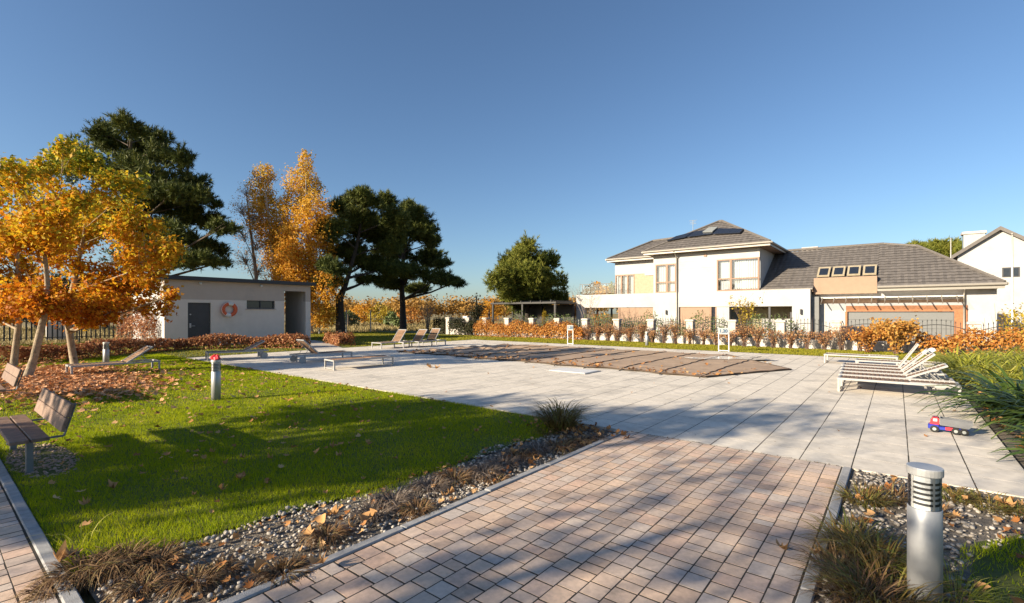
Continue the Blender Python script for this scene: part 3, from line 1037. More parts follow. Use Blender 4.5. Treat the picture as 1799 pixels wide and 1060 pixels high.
    MB().add([(xg0, yg - .17, zc1 - .03), (xg1, yg - .17, zc1 - .03), (xg1, cy, zc0 + .03), (xg0, cy, zc0 + .03)], [(0, 1, 2, 3)]).build('pane', M['glass'], cpo)
    for k in range(11):
        x = xg0 + (xg1 - xg0) * (k + .15) / 10.6
        MB().tube([(x, yg - .15, zc1 - .02), (x, cy, zc0 + .0)], .03, 5).build('bracket', M['gutter'], cpo)
    # big hipped roof of the wing
    wl, wr = at_y(1345, 505, yge).x, at_y(1766, 497, yge).x
    r1, r2 = at_y(1392, 441, YF + 5.2), at_y(1553, 431, YF + 5.2)
    r3 = at_y(1612, 438.5, YF + 4.7)
    zr = max(r2.z, r1.z)
    fe0, fe1 = Vector((wl - 2.5, yge, zge)), Vector((wr, yge, zge))
    ridge_y = YF + 5.2
    front = [fe0, fe1, Vector((r3.x, ridge_y - .6, 0)), Vector((r2.x, ridge_y, 0)), Vector((wl - 2.5, ridge_y, 0))]
    slope = (r2.z - zge) / (ridge_y - yge)
    for p in front[2:]: p.z = zge + slope * (p.y - yge)
    # leave the dormer strip out of the front slope
    dx0, dx1 = at_y(1429, 490, yge).x, at_y(1541, 490, yge).x
    zdor = at_y(1485, 487, yge + .35).z
    mb = MB()
    ydor = yge + (zdor - zge) / slope
    tiled_face(mb, clip_poly(front, lambda p: dx0 - p.x))
    tiled_face(mb, clip_poly(front, lambda p: p.x - dx1))
    mid = clip_poly(clip_poly(front, lambda p: p.x - dx0), lambda p: dx1 - p.x)
    mid = clip_poly(mid, lambda p: p.y - ydor)
    mid.sort(key=lambda p: (p.y > ydor + .3, p.x if p.y <= ydor + .3 else -p.x))
    tiled_face(mb, mid)
    ybk = ridge_y + (ridge_y - yge)
    tiled_face(mb, [fe1, Vector((wr, ybk, zge)), Vector((r3.x, ridge_y - .6 + .3, front[2].z)), front[2]])
    tiled_face(mb, [Vector((wr, ybk, zge)), Vector((wl - 2.5, ybk, zge)), front[4], front[3]])
    tiled_face(mb, [front[2], Vector((r3.x, ridge_y + 1.5, zge + 1.2)), front[3]])
    rw_ = mb.build('roof', M['roof'], h)
    MB().box(wl - 2.4, dx0 - .02, yge + .05, ybk - .1, zge - .2, zge - .004).box(dx1 + .02, wr - .05, yge + .05, ybk - .1, zge - .2, zge - .004).build('soffit', M['brownpanel'], rw_)
    gt = MB().tube([(dx1 + .02, yge - .07, zge - .02), (wr + .07, yge - .07, zge - .02)], .08, 8).tube([(wr + .07, yge - .07, zge - .02), (wr + .07, ybk, zge - .02)], .08, 8)
    gt.box(dx1 + .02, wr, yge, yge + .045, zge - .25, zge - .03)
    gt.build('gutter', M['gutter'], rw_)
    MB().tube([(xc + .05, yge - .07, zge - .02), (dx0 - .02, yge - .07, zge - .02)], .06, 8).build('gutter', M['gutter'], rw_)
    rg = MB().tube([fe1 + Vector((0, 0, .08)), front[2] + Vector((0, 0, .1))], .08, 6).tube([front[3] + Vector((0, 0, .1)), front[4] + Vector((0, 0, .1))], .08, 6)
    rg.tube([front[3] + Vector((0, 0, .1)), front[2] + Vector((0, 0, .1))], .07, 6)
    rg.build('ridge_tiles', M['roof'], rw_)
    # dormer: panel below, four tilted roof windows
    b = MB().box(dx0, dx1, yge + .32, ydor + .2, zge - .35, zdor)
    dm = b.build('dormer', M['brownpanel'], h)
    nn = Vector((0, -slope, 1)).normalized()
    upv = Vector((0, 1, slope)).normalized()
    wd = (dx1 - dx0) / 4
    for k in range(4):
        o0 = Vector((dx0 + k * wd + .07, ydor, zdor)) + nn * .12
        ww = wd - .12
        hh = (at_y(1485, 465, ydor).z - at_y(1485, 487, ydor).z) / upv.z * .82
        p = [o0, o0 + Vector((ww, 0, 0)), o0 + Vector((ww, 0, 0)) + upv * hh, o0 + upv * hh]
        wnd = MB().prism(p, nn * .08).build('roof_window', M['beige'], rw_)
        q = [o0 + Vector((.1, 0, 0)) + upv * .1, o0 + Vector((ww - .1, 0, 0)) + upv * .1, o0 + Vector((ww - .1, 0, 0)) + upv * (hh - .22), o0 + Vector((.1, 0, 0)) + upv * (hh - .22)]
        MB().prism([v + nn * .08 for v in q], nn * .012).build('pane', M['darkglass'], wnd)
    downpipe(h, XG(1694), yg - .05, gz, zge - .05, .72)
    # small chimney at the back of the wing ridge
    cc = at_y(1423, 437, ridge_y + .4)
    MB().cbox(cc.x - .5, cc.x + .5, cc.y, cc.y + .6, cc.z - 1.2, cc.z + .12, .02).build('chimney', M['stone'], h)


white_house()


def gable_house():
    Y = 50.0
    h = thing('gable_house', (at_y(1757, 500, Y).x, Y + 4, -.6), 'white gable-ended house with grey chimney beyond the garage wing', 'house')
    xa = at_y(1757, 405, Y)
    xl = at_y(1672, 456, Y)
    half = xa.x - xl.x
    xr = xa.x + half
    zl = xl.z
    gz = -.6
    w0, w1 = xl.x + .35, xr - .35
    zw = zl + (xa.z - zl) * .35 / half
    MB().prism([(w0, Y, gz), (w1, Y, gz), (w1, Y, zw), (xa.x, Y, xa.z - .02), (w0, Y, zw)], (0, 9, 0)).build('wall', M['render_white'], h)
    for s, xe in ((-1, xl.x), (1, xr)):
        b = MB().prism([(xe, Y - .35, zl), (xa.x, Y - .35, xa.z), (xa.x, Y - .35, xa.z + .28), (xe, Y - .35, zl + .28)], (0, 9.6, 0))
        b.build('roof', M['roof'], h)
    c = at_y(1711, 437, Y + 3)
    ct = at_y(1711, 412, Y + 3).z
    ch = MB().box(c.x - .62, c.x + .62, Y + 2.6, Y + 3.6, c.z - .8, ct).build('chimney', M['galv'], h)
    MB().cbox(c.x - .72, c.x + .72, Y + 2.5, Y + 3.7, ct + .002, ct + .2, .03).build('cap', M['stone'], ch)
    z0, z1 = at_y(1775, 487, Y).z, at_y(1775, 470, Y).z
    x0, x1 = at_y(1761, 480, Y).x, at_y(1792, 480, Y).x
    b = MB().box(x0, x1, Y - .03, Y - .002, z0, z1)
    w = b.build('window', M['anthracite'], h)
    m_ = (x0 + x1) / 2
    for a, c_ in ((x0 + .08, m_ - .06), (m_ + .06, x1 - .08)):
        MB().box(a, c_, Y - .045, Y - .032, z0 + .08, z1 - .08).build('pane', M['darkglass'], w)


gable_house()

# ------------------------------------------------------------------ the flat-roofed pool hut
HUTX = -28.45


def pool_hut():
    X = HUTX
    Yp = lambda px: at_x(px, 560, X).y
    Zp = lambda px, py: at_x(px, py, X).z
    y0, y1 = Yp(289), Yp(546)
    zt0, zt1 = Zp(290, 490), Zp(546, 503)
    zt = (zt0 + zt1) / 2
    bw = 5.5
    h = thing('pool_hut', (X - bw / 2, (y0 + y1) / 2, 0), 'low grey rendered hut with flat black roof and dark door', 'hut')
    zb0 = Zp(400, 527.5)
    d0, d1, dz = Yp(330.5), Yp(371), Zp(350, 532)
    w0, w1, wz0, wz1 = Yp(434), Yp(483.5), Zp(460, 543), Zp(460, 528)
    o0, o1, oz = Yp(500), Yp(537.5), Zp(520, 512)
    T = .3
    def W(a, b, z0, z1, m='hut_wall', t=T, x=X):
        return MB().box(x - t, x, a, b, z0, z1).build('wall', M[m], h)
    W(y0, d0, -.05, zb0); W(d0, d1, dz, zb0); W(d1, w0, -.05, zb0); W(w0, w1, -.05, wz0); W(w0, w1, wz1, zb0 - .0) if wz1 < zb0 - .02 else None
    W(w1, o0, -.05, zb0); W(o1, y1, -.05, zb0)
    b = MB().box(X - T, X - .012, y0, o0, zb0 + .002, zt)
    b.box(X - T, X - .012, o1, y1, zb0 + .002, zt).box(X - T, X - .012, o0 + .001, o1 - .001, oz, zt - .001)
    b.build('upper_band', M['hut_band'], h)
    # other walls
    MB().box(X - bw, X - T - .003, y0, y0 + T, -.05, zt).build('side_wall', M['render_white'], h)
    MB().box(X - bw, X - bw + T, y0 + T, o0, -.05, zt).build('back_wall', M['hut_wall'], h)
    MB().box(X - bw, X - T - .003, o0 - .3, o0, -.05, zt).build('inner_wall', M['darkdoor'], h)
    MB().box(X - 2.6, X - T - .003, o1, y1, -.05, zt - .003).build('wing_wall', M['hut_wall'], h)
    MB().box(X - 3.6, X - 3.4, o0 + .003, o1 + .3, -.05, 2.1).build('screen_wall', M['hut_band'], h)
    # door with handle and lock
    dr = MB().box(X - .16, X - .1, d0, d1, -.02, dz - .004).build('door', M['darkdoor'], h)
    hz = 1.02
    MB().tube([(X - .1, d0 + .14, hz), (X - .04, d0 + .14, hz), (X - .04, d0 + .34, hz)], .014, 6).build('handle', M['alulight'], dr)
    MB().cbox(d0 + .1, d0 + .18, hz - .09, hz + .14, 0, .015, .006, m=Matrix(((0, 0, 1, X - .1), (1, 0, 0, 0), (0, 1, 0, 0), (0, 0, 0, 1)))).build('lock_plate', M['alulight'], dr)
    MB().tube([(X - .1, d0 + .14, 1.62), (X - .06, d0 + .14, 1.62)], .035, 8).build('lock', M['alulight'], dr)
    # window
    fr = MB()
    for a, b_, c, d in ((w0, w1, wz1 - .06, wz1), (w0, w1, wz0, wz0 + .06), (w0, w0 + .06, wz0 + .06, wz1 - .06), (w1 - .06, w1, wz0 + .06, wz1 - .06), ((w0 + w1) / 2 - .03, (w0 + w1) / 2 + .03, wz0 + .06, wz1 - .06)):
        fr.box(X - .2, X - .1, a, b_, c, d)
    wn_ = fr.build('window', M['anthracite'], h)
    MB().box(X - .17, X - .15, w0 + .05, w1 - .05, wz0 + .05, wz1 - .05).build('pane', M['darkglass'], wn_)
    MB().box(X - .1, X + .05, w0 - .06, w1 + .06, wz0 - .045, wz0 - .003).build('sill', M['hut_band'], wn_)
    # roof slab, thin and dark
    MB().box(X - bw - .25, X + .28, y0 - .25, y1 + .2, zt + .003, zt + .2).build('roof', M['roofedge'], h)
    for yy in (Yp(352), Yp(459)):
        MB().lathe([(.05, zt - .2), (.07, zt - .16), (.07, zt - .1), (.03, zt - .07)], (X + .06, yy), 10).build('lamp', M['white'], h)
    return X, Yp, Zp, y0


hx, hYp, hZp, hy0 = pool_hut()


def lifebuoy():
    y, z = hYp(402.5), hZp(402, 544)
    o = thing('lifebuoy', (hx + .09, y, z), 'orange and white lifebuoy hung on the hut wall', 'lifebuoy')
    Rr, r = .31, .10
    for k in range(8):
        b = MB()
        a0 = 2 * math.pi * (k / 8) + .2
        span = 2 * math.pi / 8
        n, m_ = 7, 10
        vs = []
        for i in range(n + 1):
            a = a0 + span * i / n
            for j in range(m_):
                t = 2 * math.pi * j / m_
                q = Rr + r * math.cos(t)
                vs.append((r * .8 * math.sin(t), q * math.cos(a), q * math.sin(a)))
        fs = [(i * m_ + j, i * m_ + (j + 1) % m_, (i + 1) * m_ + (j + 1) % m_, (i + 1) * m_ + j) for i in range(n) for j in range(m_)]
        me = MB().add(vs, fs).mesh('ring_segment', smooth=True)
        link_mesh('ring_segment', me, M['buoywhite'] if k in (1, 5) else M['orange'], o)
    pts = [(.1, (Rr + r + .02) * math.cos(t), (Rr + r + .02 - .04 * abs(math.sin(2 * t))) * math.sin(t)) for t in np.linspace(0, 2 * math.pi, 25)]
    link_mesh('rope', MB().tube(pts, .012, 5).mesh('rope'), M['buoywhite'], o)


lifebuoy()

# ------------------------------------------------------------------ front fence with stone pillars (line y = 27)
FY = 27.0
fence = thing('pillar_fence', (-10, FY, 0), 'iron railing fence with pale stone pillars and low wall before the white house', 'fence')
px_list = [-28.2, -26.0, -24.2, -22.05, -19.84, -17.71, -15.58, -13.38, -11.2, -8.95, -6.75, -4.5, -2.2, .15, 2.47, 4.7, 6.9]
for i, x in enumerate(px_list):
    p = MB().cbox(x - .19, x + .19, FY - .19, FY + .19, -.1, 1.24, .02)
    po = p.build('pillar', M['stone'], fence)
    MB().cbox(x - .24, x + .24, FY - .24, FY + .24, 1.242, 1.34, .03).build('cap', M['stone'], po)
for i, (a, b) in enumerate(zip(px_list[:-1], px_list[1:])):
    a += .192; b -= .192
    MB().cbox(a, b, FY - .1, FY + .1, -.1, .42, .02).build('low_wall', M['lowwall'], fence)
    top = lambda x: 1.12 + .20 * math.sin(math.pi * (x - a) / (b - a)) if x > a else 1.12
    xs = [a + (b - a) * k / 12 for k in range(13)]
    rail = MB().tube([(x, FY, top(x) - .12) for x in xs], .016, 5).tube([(a, FY, .5), (b, FY, .5)], .016, 5)
    rail.build('rail', M['railing'], fence)
    nb = 13
    for k in range(nb):
        x = a + (b - a) * (k + .5) / nb
        zt = top(x) + .04
        bb = MB().box(x - .009, x + .009, FY - .009, FY + .009, .44, zt)
        bb.add([(x - .02, FY, zt), (x, FY - .02, zt), (x + .02, FY, zt), (x, FY + .02, zt), (x, FY, zt + .1)], [(0, 1, 4), (1, 2, 4), (2, 3, 4), (3, 0, 4), (3, 2, 1, 0)])
        bb.build('bar', M['railing'], fence)

# wire panel fence along the meadow (line x = -37.8)
FX = -37.8
wf = thing('wire_fence', (FX, 20, 0), 'slim green metal panel fence between lawn and meadow beside the hut', 'fence')
ys = [16.2 + 2.52 * k for k in range(5)]
for y in ys:
    MB().cbox(FX - .04, FX + .04, y - .04, y + .04, -.2, 1.95, .01).build('post', M['galv'], wf)
for a, b in zip(ys[:-1], ys[1:]):
    m_ = MB()
    for z in (.15, .55, .95, 1.35, 1.7): m_.box(FX - .008, FX + .008, a + .045, b - .045, z - .008, z + .008)
    n = 22
    for k in range(n):
        y = a + (b - a) * (k + .5) / n
        m_.box(FX - .004, FX + .004, y - .004, y + .004, .1, 1.72)
    m_.build('wire_panel', M['railing'], wf)
pf = thing('picket_fence', (FX + .6, 3, 0), 'dark slatted railing fence behind the autumn trees', 'fence')
PX = FX + .6
y = -1.5
while y < 8.6:
    MB().box(PX - .03, PX + .03, y - .03, y + .03, -.2, 1.75).build('post', M['railing'], pf)
    m_ = MB().box(PX - .012, PX + .012, y + .032, y + 2.5 - .032, .3, .34).box(PX - .012, PX + .012, y + .032, y + 2.5 - .032, 1.35, 1.39)
    m_.build('rail', M['railing'], pf)
    for k in range(12):
        yy = y + 2.5 * (k + .5) / 12
        MB().box(PX + .013, PX + .03, yy - .035, yy + .035, .2, 1.7).build('picket', M['railing'], pf)
    y += 2.5

# utility cabinet by that fence
c0 = G(106, 598)
cb = thing('utility_cabinet', (c0[0], c0[1], 0), 'pale grey utility cabinet standing before the picket fence', 'cabinet')
cx_, cy_ = c0
MB().cbox(cx_ - .2, cx_ + .2, cy_ - .62, cy_ + .62, 0, 1.12, .02).build('body', M['cabinet'], cb)
for s in (-1, 1):
    dd = MB().box(cx_ + .2, cx_ + .218, cy_ + (-.6 if s < 0 else .01), cy_ + (-.01 if s < 0 else .6), .34, 1.06).build('door', M['cabinet'], cb)
    MB().box(cx_ + .219, cx_ + .24, cy_ + s * .06 - .015, cy_ + s * .06 + .015, .62, .76).build('handle', M['anthracite'], dd)
MB().box(cx_ + .2, cx_ + .212, cy_ - .6, cy_ + .6, .04, .32).build('plinth_panel', M['cabinet'], cb)

# dark garden pergola of the neighbour
pg = thing('pergola', (-24, 32, -.5), 'low black flat-roofed pergola beneath the round pine', 'pergola')
pz = at_y(935, 531, 31).z
a, b = at_y(868, 540, 31).x, at_y(982, 540, 31).x
MB().box(a, b, 30.6, 33.6, pz - .14, pz).build('roof', M['pergola'], pg)
for x in (a + .15, (a + b) / 2, b - .15):
    for y in (30.75, 33.4):
        MB().box(x - .07, x + .07, y - .07, y + .07, -.7, pz - .143).build('post', M['pergola'], pg)
for k in range(7):
    x = a + .4 + (b - a - .8) * k / 6
    MB().box(x - .03, x + .03, 30.5, 33.7, pz + .003, pz + .1).build('rafter', M['pergola'], pg)
MB().box(a + .3, b - .3, 33.45, 33.5, -.5, pz - .2).build('back_screen', M['pergola'], pg)

# white boundary wall bay with dark panel, left of the pillar fence
gw = thing('wall_bay', (-27, 27.6, 0), 'white low wall bay with dark gate panel between dark shrubs', 'gate')
p0, p1 = at_y(793, 590, 27.6).x, at_y(821, 590, 27.6).x
MB().box(p0, p1, 27.5, 27.7, -.1, .45).build('base_wall', M['lowwall'], gw)
MB().box(p0 + .1, p1 - .3, 27.56, 27.62, .46, 1.3).build('panel', M['railing'], gw)
MB().cbox(p1 - .25, p1 + .25, 27.35, 27.85, -.1, 1.45, .02).build('pier', M['lowwall'], gw)

# flag poles
for px, py, Y, hgt, lab in ((1779, 560, 31.5, 0, 'tall white flagpole in front of the gable house'), (1671, 560, 44, 1, 'short white flagpole beside the rounded pines')):
    top = at_y(px, 413 if not hgt else 421, Y)
    o = thing('flagpole', (top.x, Y, -.6), lab, 'flagpole')
    MB().tube([(top.x, Y, -.6), (top.x, Y, top.z)], [.055, .03], 8).build('pole', M['white'], o, smooth=True)
    MB().lathe([(.01, top.z + .003), (.05, top.z + .03), (.05, top.z + .07), (.01, top.z + .1)], (top.x, Y), 8).build('finial', M['gutter'], o)

# ================================================================== TREES AND PLANTS
def pts_in_lobes(lobes, n, shell=.55):
    vol = np.array([l[1] * l[2] * l[3] for l in lobes]) ** (2 / 3)
    cnt = np.maximum(8, (vol / vol.sum() * n).astype(int))
    P_, N_ = [], []
    for l, c in zip(lobes, cnt):
        d = nrm(RNG.normal(0, 1, (c, 3)))
        r = (shell + (1 - shell) * RNG.random(c)) * np.clip(RNG.normal(1, .10, c), .7, 1.25)
        # uneven outline: radius modulated by direction
        ph = RNG.uniform(0, 6.28, 3)
        r *= 1 + .22 * np.sin(d[:, 0] * 4 + ph[0]) * np.sin(d[:, 1] * 5 + ph[1]) + .12 * np.sin(d[:, 2] * 7 + ph[2])
        P_.append(np.array(l[0]) + d * r[:, None] * np.array(l[1:4]))
        N_.append(d)
    return np.concatenate(P_), np.concatenate(N_)


def point_on(path, z):
    for a, b in zip(path[:-1], path[1:]):
        if a.z <= z <= b.z: return a + (b - a) * ((z - a.z) / max(1e-6, b.z - a.z))
    return path[-1].copy() if z > path[-1].z else path[0].copy()


def limbs(mb, trunk, tr, lobes, rise=.35, twigs=4, tw_r=.3, n=6):
    r0 = tr[0]
    for c, rx, ry, rz in lobes:
        c = Vector(c)
        hd = math.hypot(c.x - trunk[-1].x, c.y - trunk[-1].y)
        z = min(trunk[-1].z - .02, max(trunk[0].z + .25 * (trunk[-1].z - trunk[0].z), c.z - rise * hd - .3 * rz))
        s = point_on(trunk, z)
        k = (z - trunk[0].z) / max(.1, trunk[-1].z - trunk[0].z)
        rs = (tr[0] + (tr[-1] - tr[0]) * k) * .5
        m1 = s.lerp(c, .5) + Vector((random.uniform(-.1, .1) * hd, random.uniform(-.1, .1) * hd, -.04 * hd + .1 * rz))
        mb.tube([s, m1, c], [rs, rs * .65, rs * .35], n, cap=False)
        for _ in range(twigs):
            d = Vector((random.gauss(0, 1), random.gauss(0, 1), random.gauss(.2, .7))).normalized()
            e = c + Vector((d.x * rx, d.y * ry, d.z * rz)) * random.uniform(.7, .98)
            st = m1.lerp(c, random.uniform(.4, 1))
            mb.tube([st, st.lerp(e, .5) + Vector((0, 0, .06 * rz)), e], [rs * tw_r, rs * tw_r * .7, rs * .08], 4, cap=False)


def sublobes(lobes, m, rad, flat_=1.0):
    out = []
    for c, rx, ry, rz in lobes:
        for k in range(m):
            d = Vector((random.gauss(0, 1), random.gauss(0, 1), random.gauss(0, 1))).normalized() * random.uniform(.45, 1.0)
            f = rad * random.uniform(.7, 1.25)
            out.append((Vector(c) + Vector((d.x * rx, d.y * ry, d.z * rz)) * .85, rx * f, ry * f, min(rx * f, rz * f * 1.3) * flat_))
    return out


def tree(name, label, trunk, tr, lobes, kind, n, size, leaf, bark, group=None, cat='tree', shell=.5, twigs=4, rise=.35, up=.35, sub=0, rad=.4):
    trunk = [Vector(p) for p in trunk]
    o = thing(name, trunk[0], label, cat, group)
    mb = MB().tube(trunk, tr, 10)
    limbs(mb, trunk, tr, lobes, rise, twigs)
    mb.build('trunk', M[bark], o, smooth=True)
    if n <= 0: return o
    P_, N_ = pts_in_lobes(sublobes(lobes, sub, rad, 1.15 if kind == 'needle' else 1.0) if sub else lobes, n, shell)
    if kind == 'needle':
        k = 15
        td = nrm(N_ * .8 + np.array([0, 0, .55]) + RNG.normal(0, .35, N_.shape))
        PP = np.repeat(P_, k, 0)
        DD = nrm(np.repeat(td, k, 0) + RNG.normal(0, .55, (len(PP), 3)))
        L = RNG.uniform(.7, 1.25, len(PP)) * size
        PP = PP + np.repeat(td, k, 0) * RNG.uniform(-.5, .35, len(PP))[:, None] * size
        scatter('crown', NEEDLE[0], NEEDLE[1], PP, frames(DD), np.stack([L * .16, L, L], 1), M[leaf], o)
    else:
        tv, tf = LEAF_MAPLE if kind == 'maple' else LEAF_SIMPLE
        nn = nrm(N_ * .7 + RNG.normal(0, .75, N_.shape) + np.array([0, 0, up]))
        s_ = RNG.uniform(.65, 1.25, len(P_)) * size
        scatter('crown', tv, tf, P_, frames(nn), s_, M[leaf], o)
    return o


def L_(D, items, jit=.25, flat_=1.0):
    """lobes from photo measurements at a given distance, spread in depth"""
    out = []
    k = D / FPX
    for it in items:
        px, py, rx, ry = it[:4]
        off = it[4] if len(it) > 4 else random.uniform(-jit, jit) * 100 * k
        c = at_depth(px, py, D + off)
        out.append((c, rx * k * flat_, rx * k * .95 * flat_, ry * k * flat_))
    return out


def T_(D, pts): return [at_depth(px, py, D) for px, py in pts]


# --- autumn maples in front of the hut
d3 = FPX * EYE / (648 - HY)
tree('maple_tree', 'orange and yellow maple with slim trunk right beside the lawn lounger', T_(d3, [(133, 649), (127, 615), (120, 570), (119, 540), (135, 480), (150, 400)]), [.105, .09, .08, .075, .06, .03],
     L_(d3, [(140, 285, 42, 42), (205, 335, 46, 40), (243, 390, 48, 45), (275, 440, 38, 42), (220, 455, 60, 50), (150, 390, 60, 60), (165, 500, 60, 45), (255, 505, 42, 34), (285, 475, 26, 30), (110, 460, 42, 50), (205, 545, 55, 22), (125, 552, 45, 22), (270, 540, 34, 18), (300, 520, 20, 14), (165, 560, 40, 14)], .7),
     'maple', 14500, .118, 'maple', 'mapbark', 'autumn maples', up=.45, shell=.25, sub=9, rad=.54, twigs=9)
d2 = FPX * EYE / (665 - HY)
tree('maple_tree', 'yellow maple whose pale trunk leans over the leaf litter', T_(d2, [(48, 666), (60, 630), (71, 585), (78, 555), (84, 500), (75, 400)]), [.10, .085, .08, .072, .055, .03],
     L_(d2, [(80, 295, 48, 42), (60, 365, 58, 50), (45, 440, 58, 50), (98, 400, 48, 50), (60, 505, 62, 38), (105, 530, 45, 25), (110, 350, 40, 40), (30, 310, 35, 30), (60, 548, 60, 20), (110, 262, 22, 16)], .7),
     'maple', 10500, .115, 'maple', 'mapbark', 'autumn maples', up=.45, shell=.25, sub=9, rad=.54, twigs=9)
d1 = FPX * EYE / (645 - HY)
tree('maple_tree', 'golden maple behind the farther bench with upright trunk', T_(d1, [(24, 646), (28, 610), (33, 570), (38, 530), (30, 450), (20, 380)]), [.10, .085, .08, .072, .055, .03],
     L_(d1, [(15, 325, 40, 40), (10, 400, 50, 50), (15, 470, 55, 50), (-35, 400, 55, 60), (-50, 330, 45, 45), (5, 535, 50, 25), (-60, 480, 60, 50), (5, 552, 50, 20)], .7),
     'maple', 9500, .118, 'maple', 'mapbark', 'autumn maples', up=.45, shell=.25, sub=9, rad=.54, twigs=9)

# --- pines
Db = 36.0
bp = at_depth(217, 590, Db); bp.z = -.05
tree('pine_tree', 'huge dark pine rising behind the maples and the hut', [bp, at_depth(220, 540, Db), at_depth(225, 460, Db), at_depth(232, 350, Db), at_depth(230, 240, Db)], [.42, .36, .3, .2, .07],
     L_(Db, [(228, 222, 30, 18), (190, 238, 34, 22), (265, 245, 38, 22), (228, 268, 55, 26), (305, 285, 38, 20), (160, 290, 50, 35), (285, 262, 24, 16), (250, 318, 70, 32), (335, 322, 36, 18), (362, 352, 32, 15), (300, 362, 55, 28),
             (355, 385, 48, 18), (388, 402, 26, 11), (372, 432, 40, 15), (320, 418, 50, 22), (340, 460, 55, 15), (230, 380, 80, 40), (150, 370, 60, 50), (270, 450, 60, 25), (385, 462, 24, 9), (310, 335, 40, 20)], .8),
     'needle', 14000, .34, 'pine', 'bark', shell=.25, sub=9, rad=.46)
Da = FPX * EYE / (586 - HY)
tree('pine_tree', 'dark pine with forked trunk standing by the wire fence right of the hut', [*T_(Da, [(599, 586), (598, 555), (597, 525), (608, 500), (628, 430), (640, 360)])], [.42, .33, .31, .2, .13, .05],
     L_(Da, [(640, 344, 34, 15), (602, 362, 30, 18), (676, 352, 26, 15), (622, 385, 46, 22), (690, 385, 34, 20), (580, 405, 26, 18), (655, 410, 50, 20), (612, 440, 42, 18), (690, 430, 34, 18), (640, 462, 48, 15), (590, 470, 30, 14), (682, 470, 36, 13), (650, 492, 34, 9), (575, 495, 24, 9)], .8),
     'needle', 10500, .33, 'pine', 'darkbark', 'pair of dark pines', shell=.25, sub=9, rad=.48)
tr2 = MB()
Dc = FPX * EYE / (580 - HY)
tree('pine_tree', 'dark spreading pine with straight trunk left of the gate panel', T_(Dc, [(709, 580), (708, 540), (706, 500), (710, 440), (716, 370)]), [.36, .28, .24, .17, .05],
     L_(Dc, [(716, 362, 14, 12), (735, 384, 28, 14), (700, 390, 28, 16), (752, 400, 18, 12), (722, 415, 46, 20), (760, 425, 14, 10), (690, 440, 34, 18), (742, 452, 42, 16), (780, 466, 18, 9), (715, 478, 50, 15), (768, 490, 34, 10), (800, 496, 20, 6), (690, 500, 34, 9), (740, 508, 36, 8)], .8),
     'needle', 9500, .36, 'pine', 'darkbark', 'pair of dark pines', shell=.25, sub=9, rad=.48)
Dr = 41.0
tree('pine_tree', 'rounded yellow-green pine behind the pergola', [Vector((*wrl((927 - CX) / FPX * Dr, Dr), -.6)), at_depth(927, 520, Dr), at_depth(926, 440, Dr)], [.22, .18, .05],
     L_(Dr, [(927, 445, 30, 18), (900, 465, 30, 20), (952, 463, 30, 20), (885, 492, 24, 20), (970, 488, 20, 20), (927, 485, 45, 28), (897, 518, 32, 20), (958, 518, 32, 20), (927, 530, 40, 18)], .6),
     'needle', 8500, .30, 'pinelight', 'darkbark', shell=.25, sub=9, rad=.52)
for px, base, top, D, lab in ((992, 545, 497, 44, 'slim dark-green spruce right of the round pine'), (957, 560, 543, 39, 'small yellow cypress cone in front of the pergola')):
    p = at_depth(px, base, D); p.z = -.6
    t = at_depth(px, top, D)
    h_ = t.z - p.z
    lob = [(p.lerp(t, f), h_ * w, h_ * w, h_ * .11) for f, w in ((.18, .17), (.34, .16), (.5, .13), (.65, .10), (.8, .07), (.92, .04))]
    tree('spruce_tree' if base == 545 else 'cypress', lab, [p, p.lerp(t, .95)], [.09, .02], lob, 'needle', 700, .26 if base == 545 else .12, 'pinelight' if base == 545 else 'yellowbush', 'darkbark', cat='conifer', twigs=1)
for i, (px, py, rx, D) in enumerate(((1610, 437, 18, 75), (1652, 434, 30, 78), (1685, 436, 22, 76))):
    b_ = at_depth(px, 560, D); b_.z = -.6
    tree('pine_tree', ['low pine crown just left of the paired pines over the roof ridge', 'middle rounded pine showing above the garage roof', 'rounded pine touching the grey chimney of the gable house'][i],
         [b_, at_depth(px, py + 10, D)], [.3, .1], L_(D, [(px, py, rx * .7, 10), (px - rx * .5, py + 6, rx * .6, 9), (px + rx * .5, py + 6, rx * .6, 9), (px, py + 14, rx, 10)], .5), 'needle', 900, .7, 'pinelight', 'bark', 'pines beyond the houses')

# --- birches behind the hut
Dv = 39.0
bb = at_depth(545, 560, Dv); bb.z = 0
tree('birch_tree', 'tall golden birch with pointed top behind the hut', [bb, at_depth(548, 500, Dv), at_depth(540, 400, Dv), at_depth(537, 275, Dv)], [.22, .19, .12, .02],
     L_(Dv, [(537, 285, 12, 22), (528, 318, 24, 26), (548, 330, 20, 24), (518, 362, 28, 30), (552, 370, 28, 32), (570, 405, 22, 36), (530, 420, 36, 40), (562, 450, 30, 38), (510, 462, 30, 34), (548, 500, 34, 34), (575, 500, 22, 34), (563, 548, 28, 28), (500, 420, 24, 40), (495, 500, 26, 34), (525, 480, 30, 40)], .6, 1.12),
     'simple', 30000, .18, 'birchleaf', 'birchbark', 'golden birches', twigs=8, rise=.8)
bb = at_depth(487, 560, Dv + 2); bb.z = 0
tree('birch_tree', 'thinner golden birch left of the pointed one behind the hut', [bb, at_depth(484, 480, Dv + 2), at_depth(474, 400, Dv + 2), at_depth(463, 300, Dv + 2)], [.2, .16, .1, .02],
     L_(Dv + 2, [(465, 308, 20, 18), (458, 340, 24, 28), (474, 365, 26, 28), (492, 405, 24, 36), (470, 410, 22, 30), (484, 450, 26, 36), (500, 470, 20, 30), (450, 380, 18, 28), (505, 440, 22, 36)], .6, 1.12),
     'simple', 15000, .175, 'birchleaf', 'birchbark', 'golden birches', twigs=9, rise=.8)
bb = at_depth(452, 560, Dv + 1); bb.z = 0
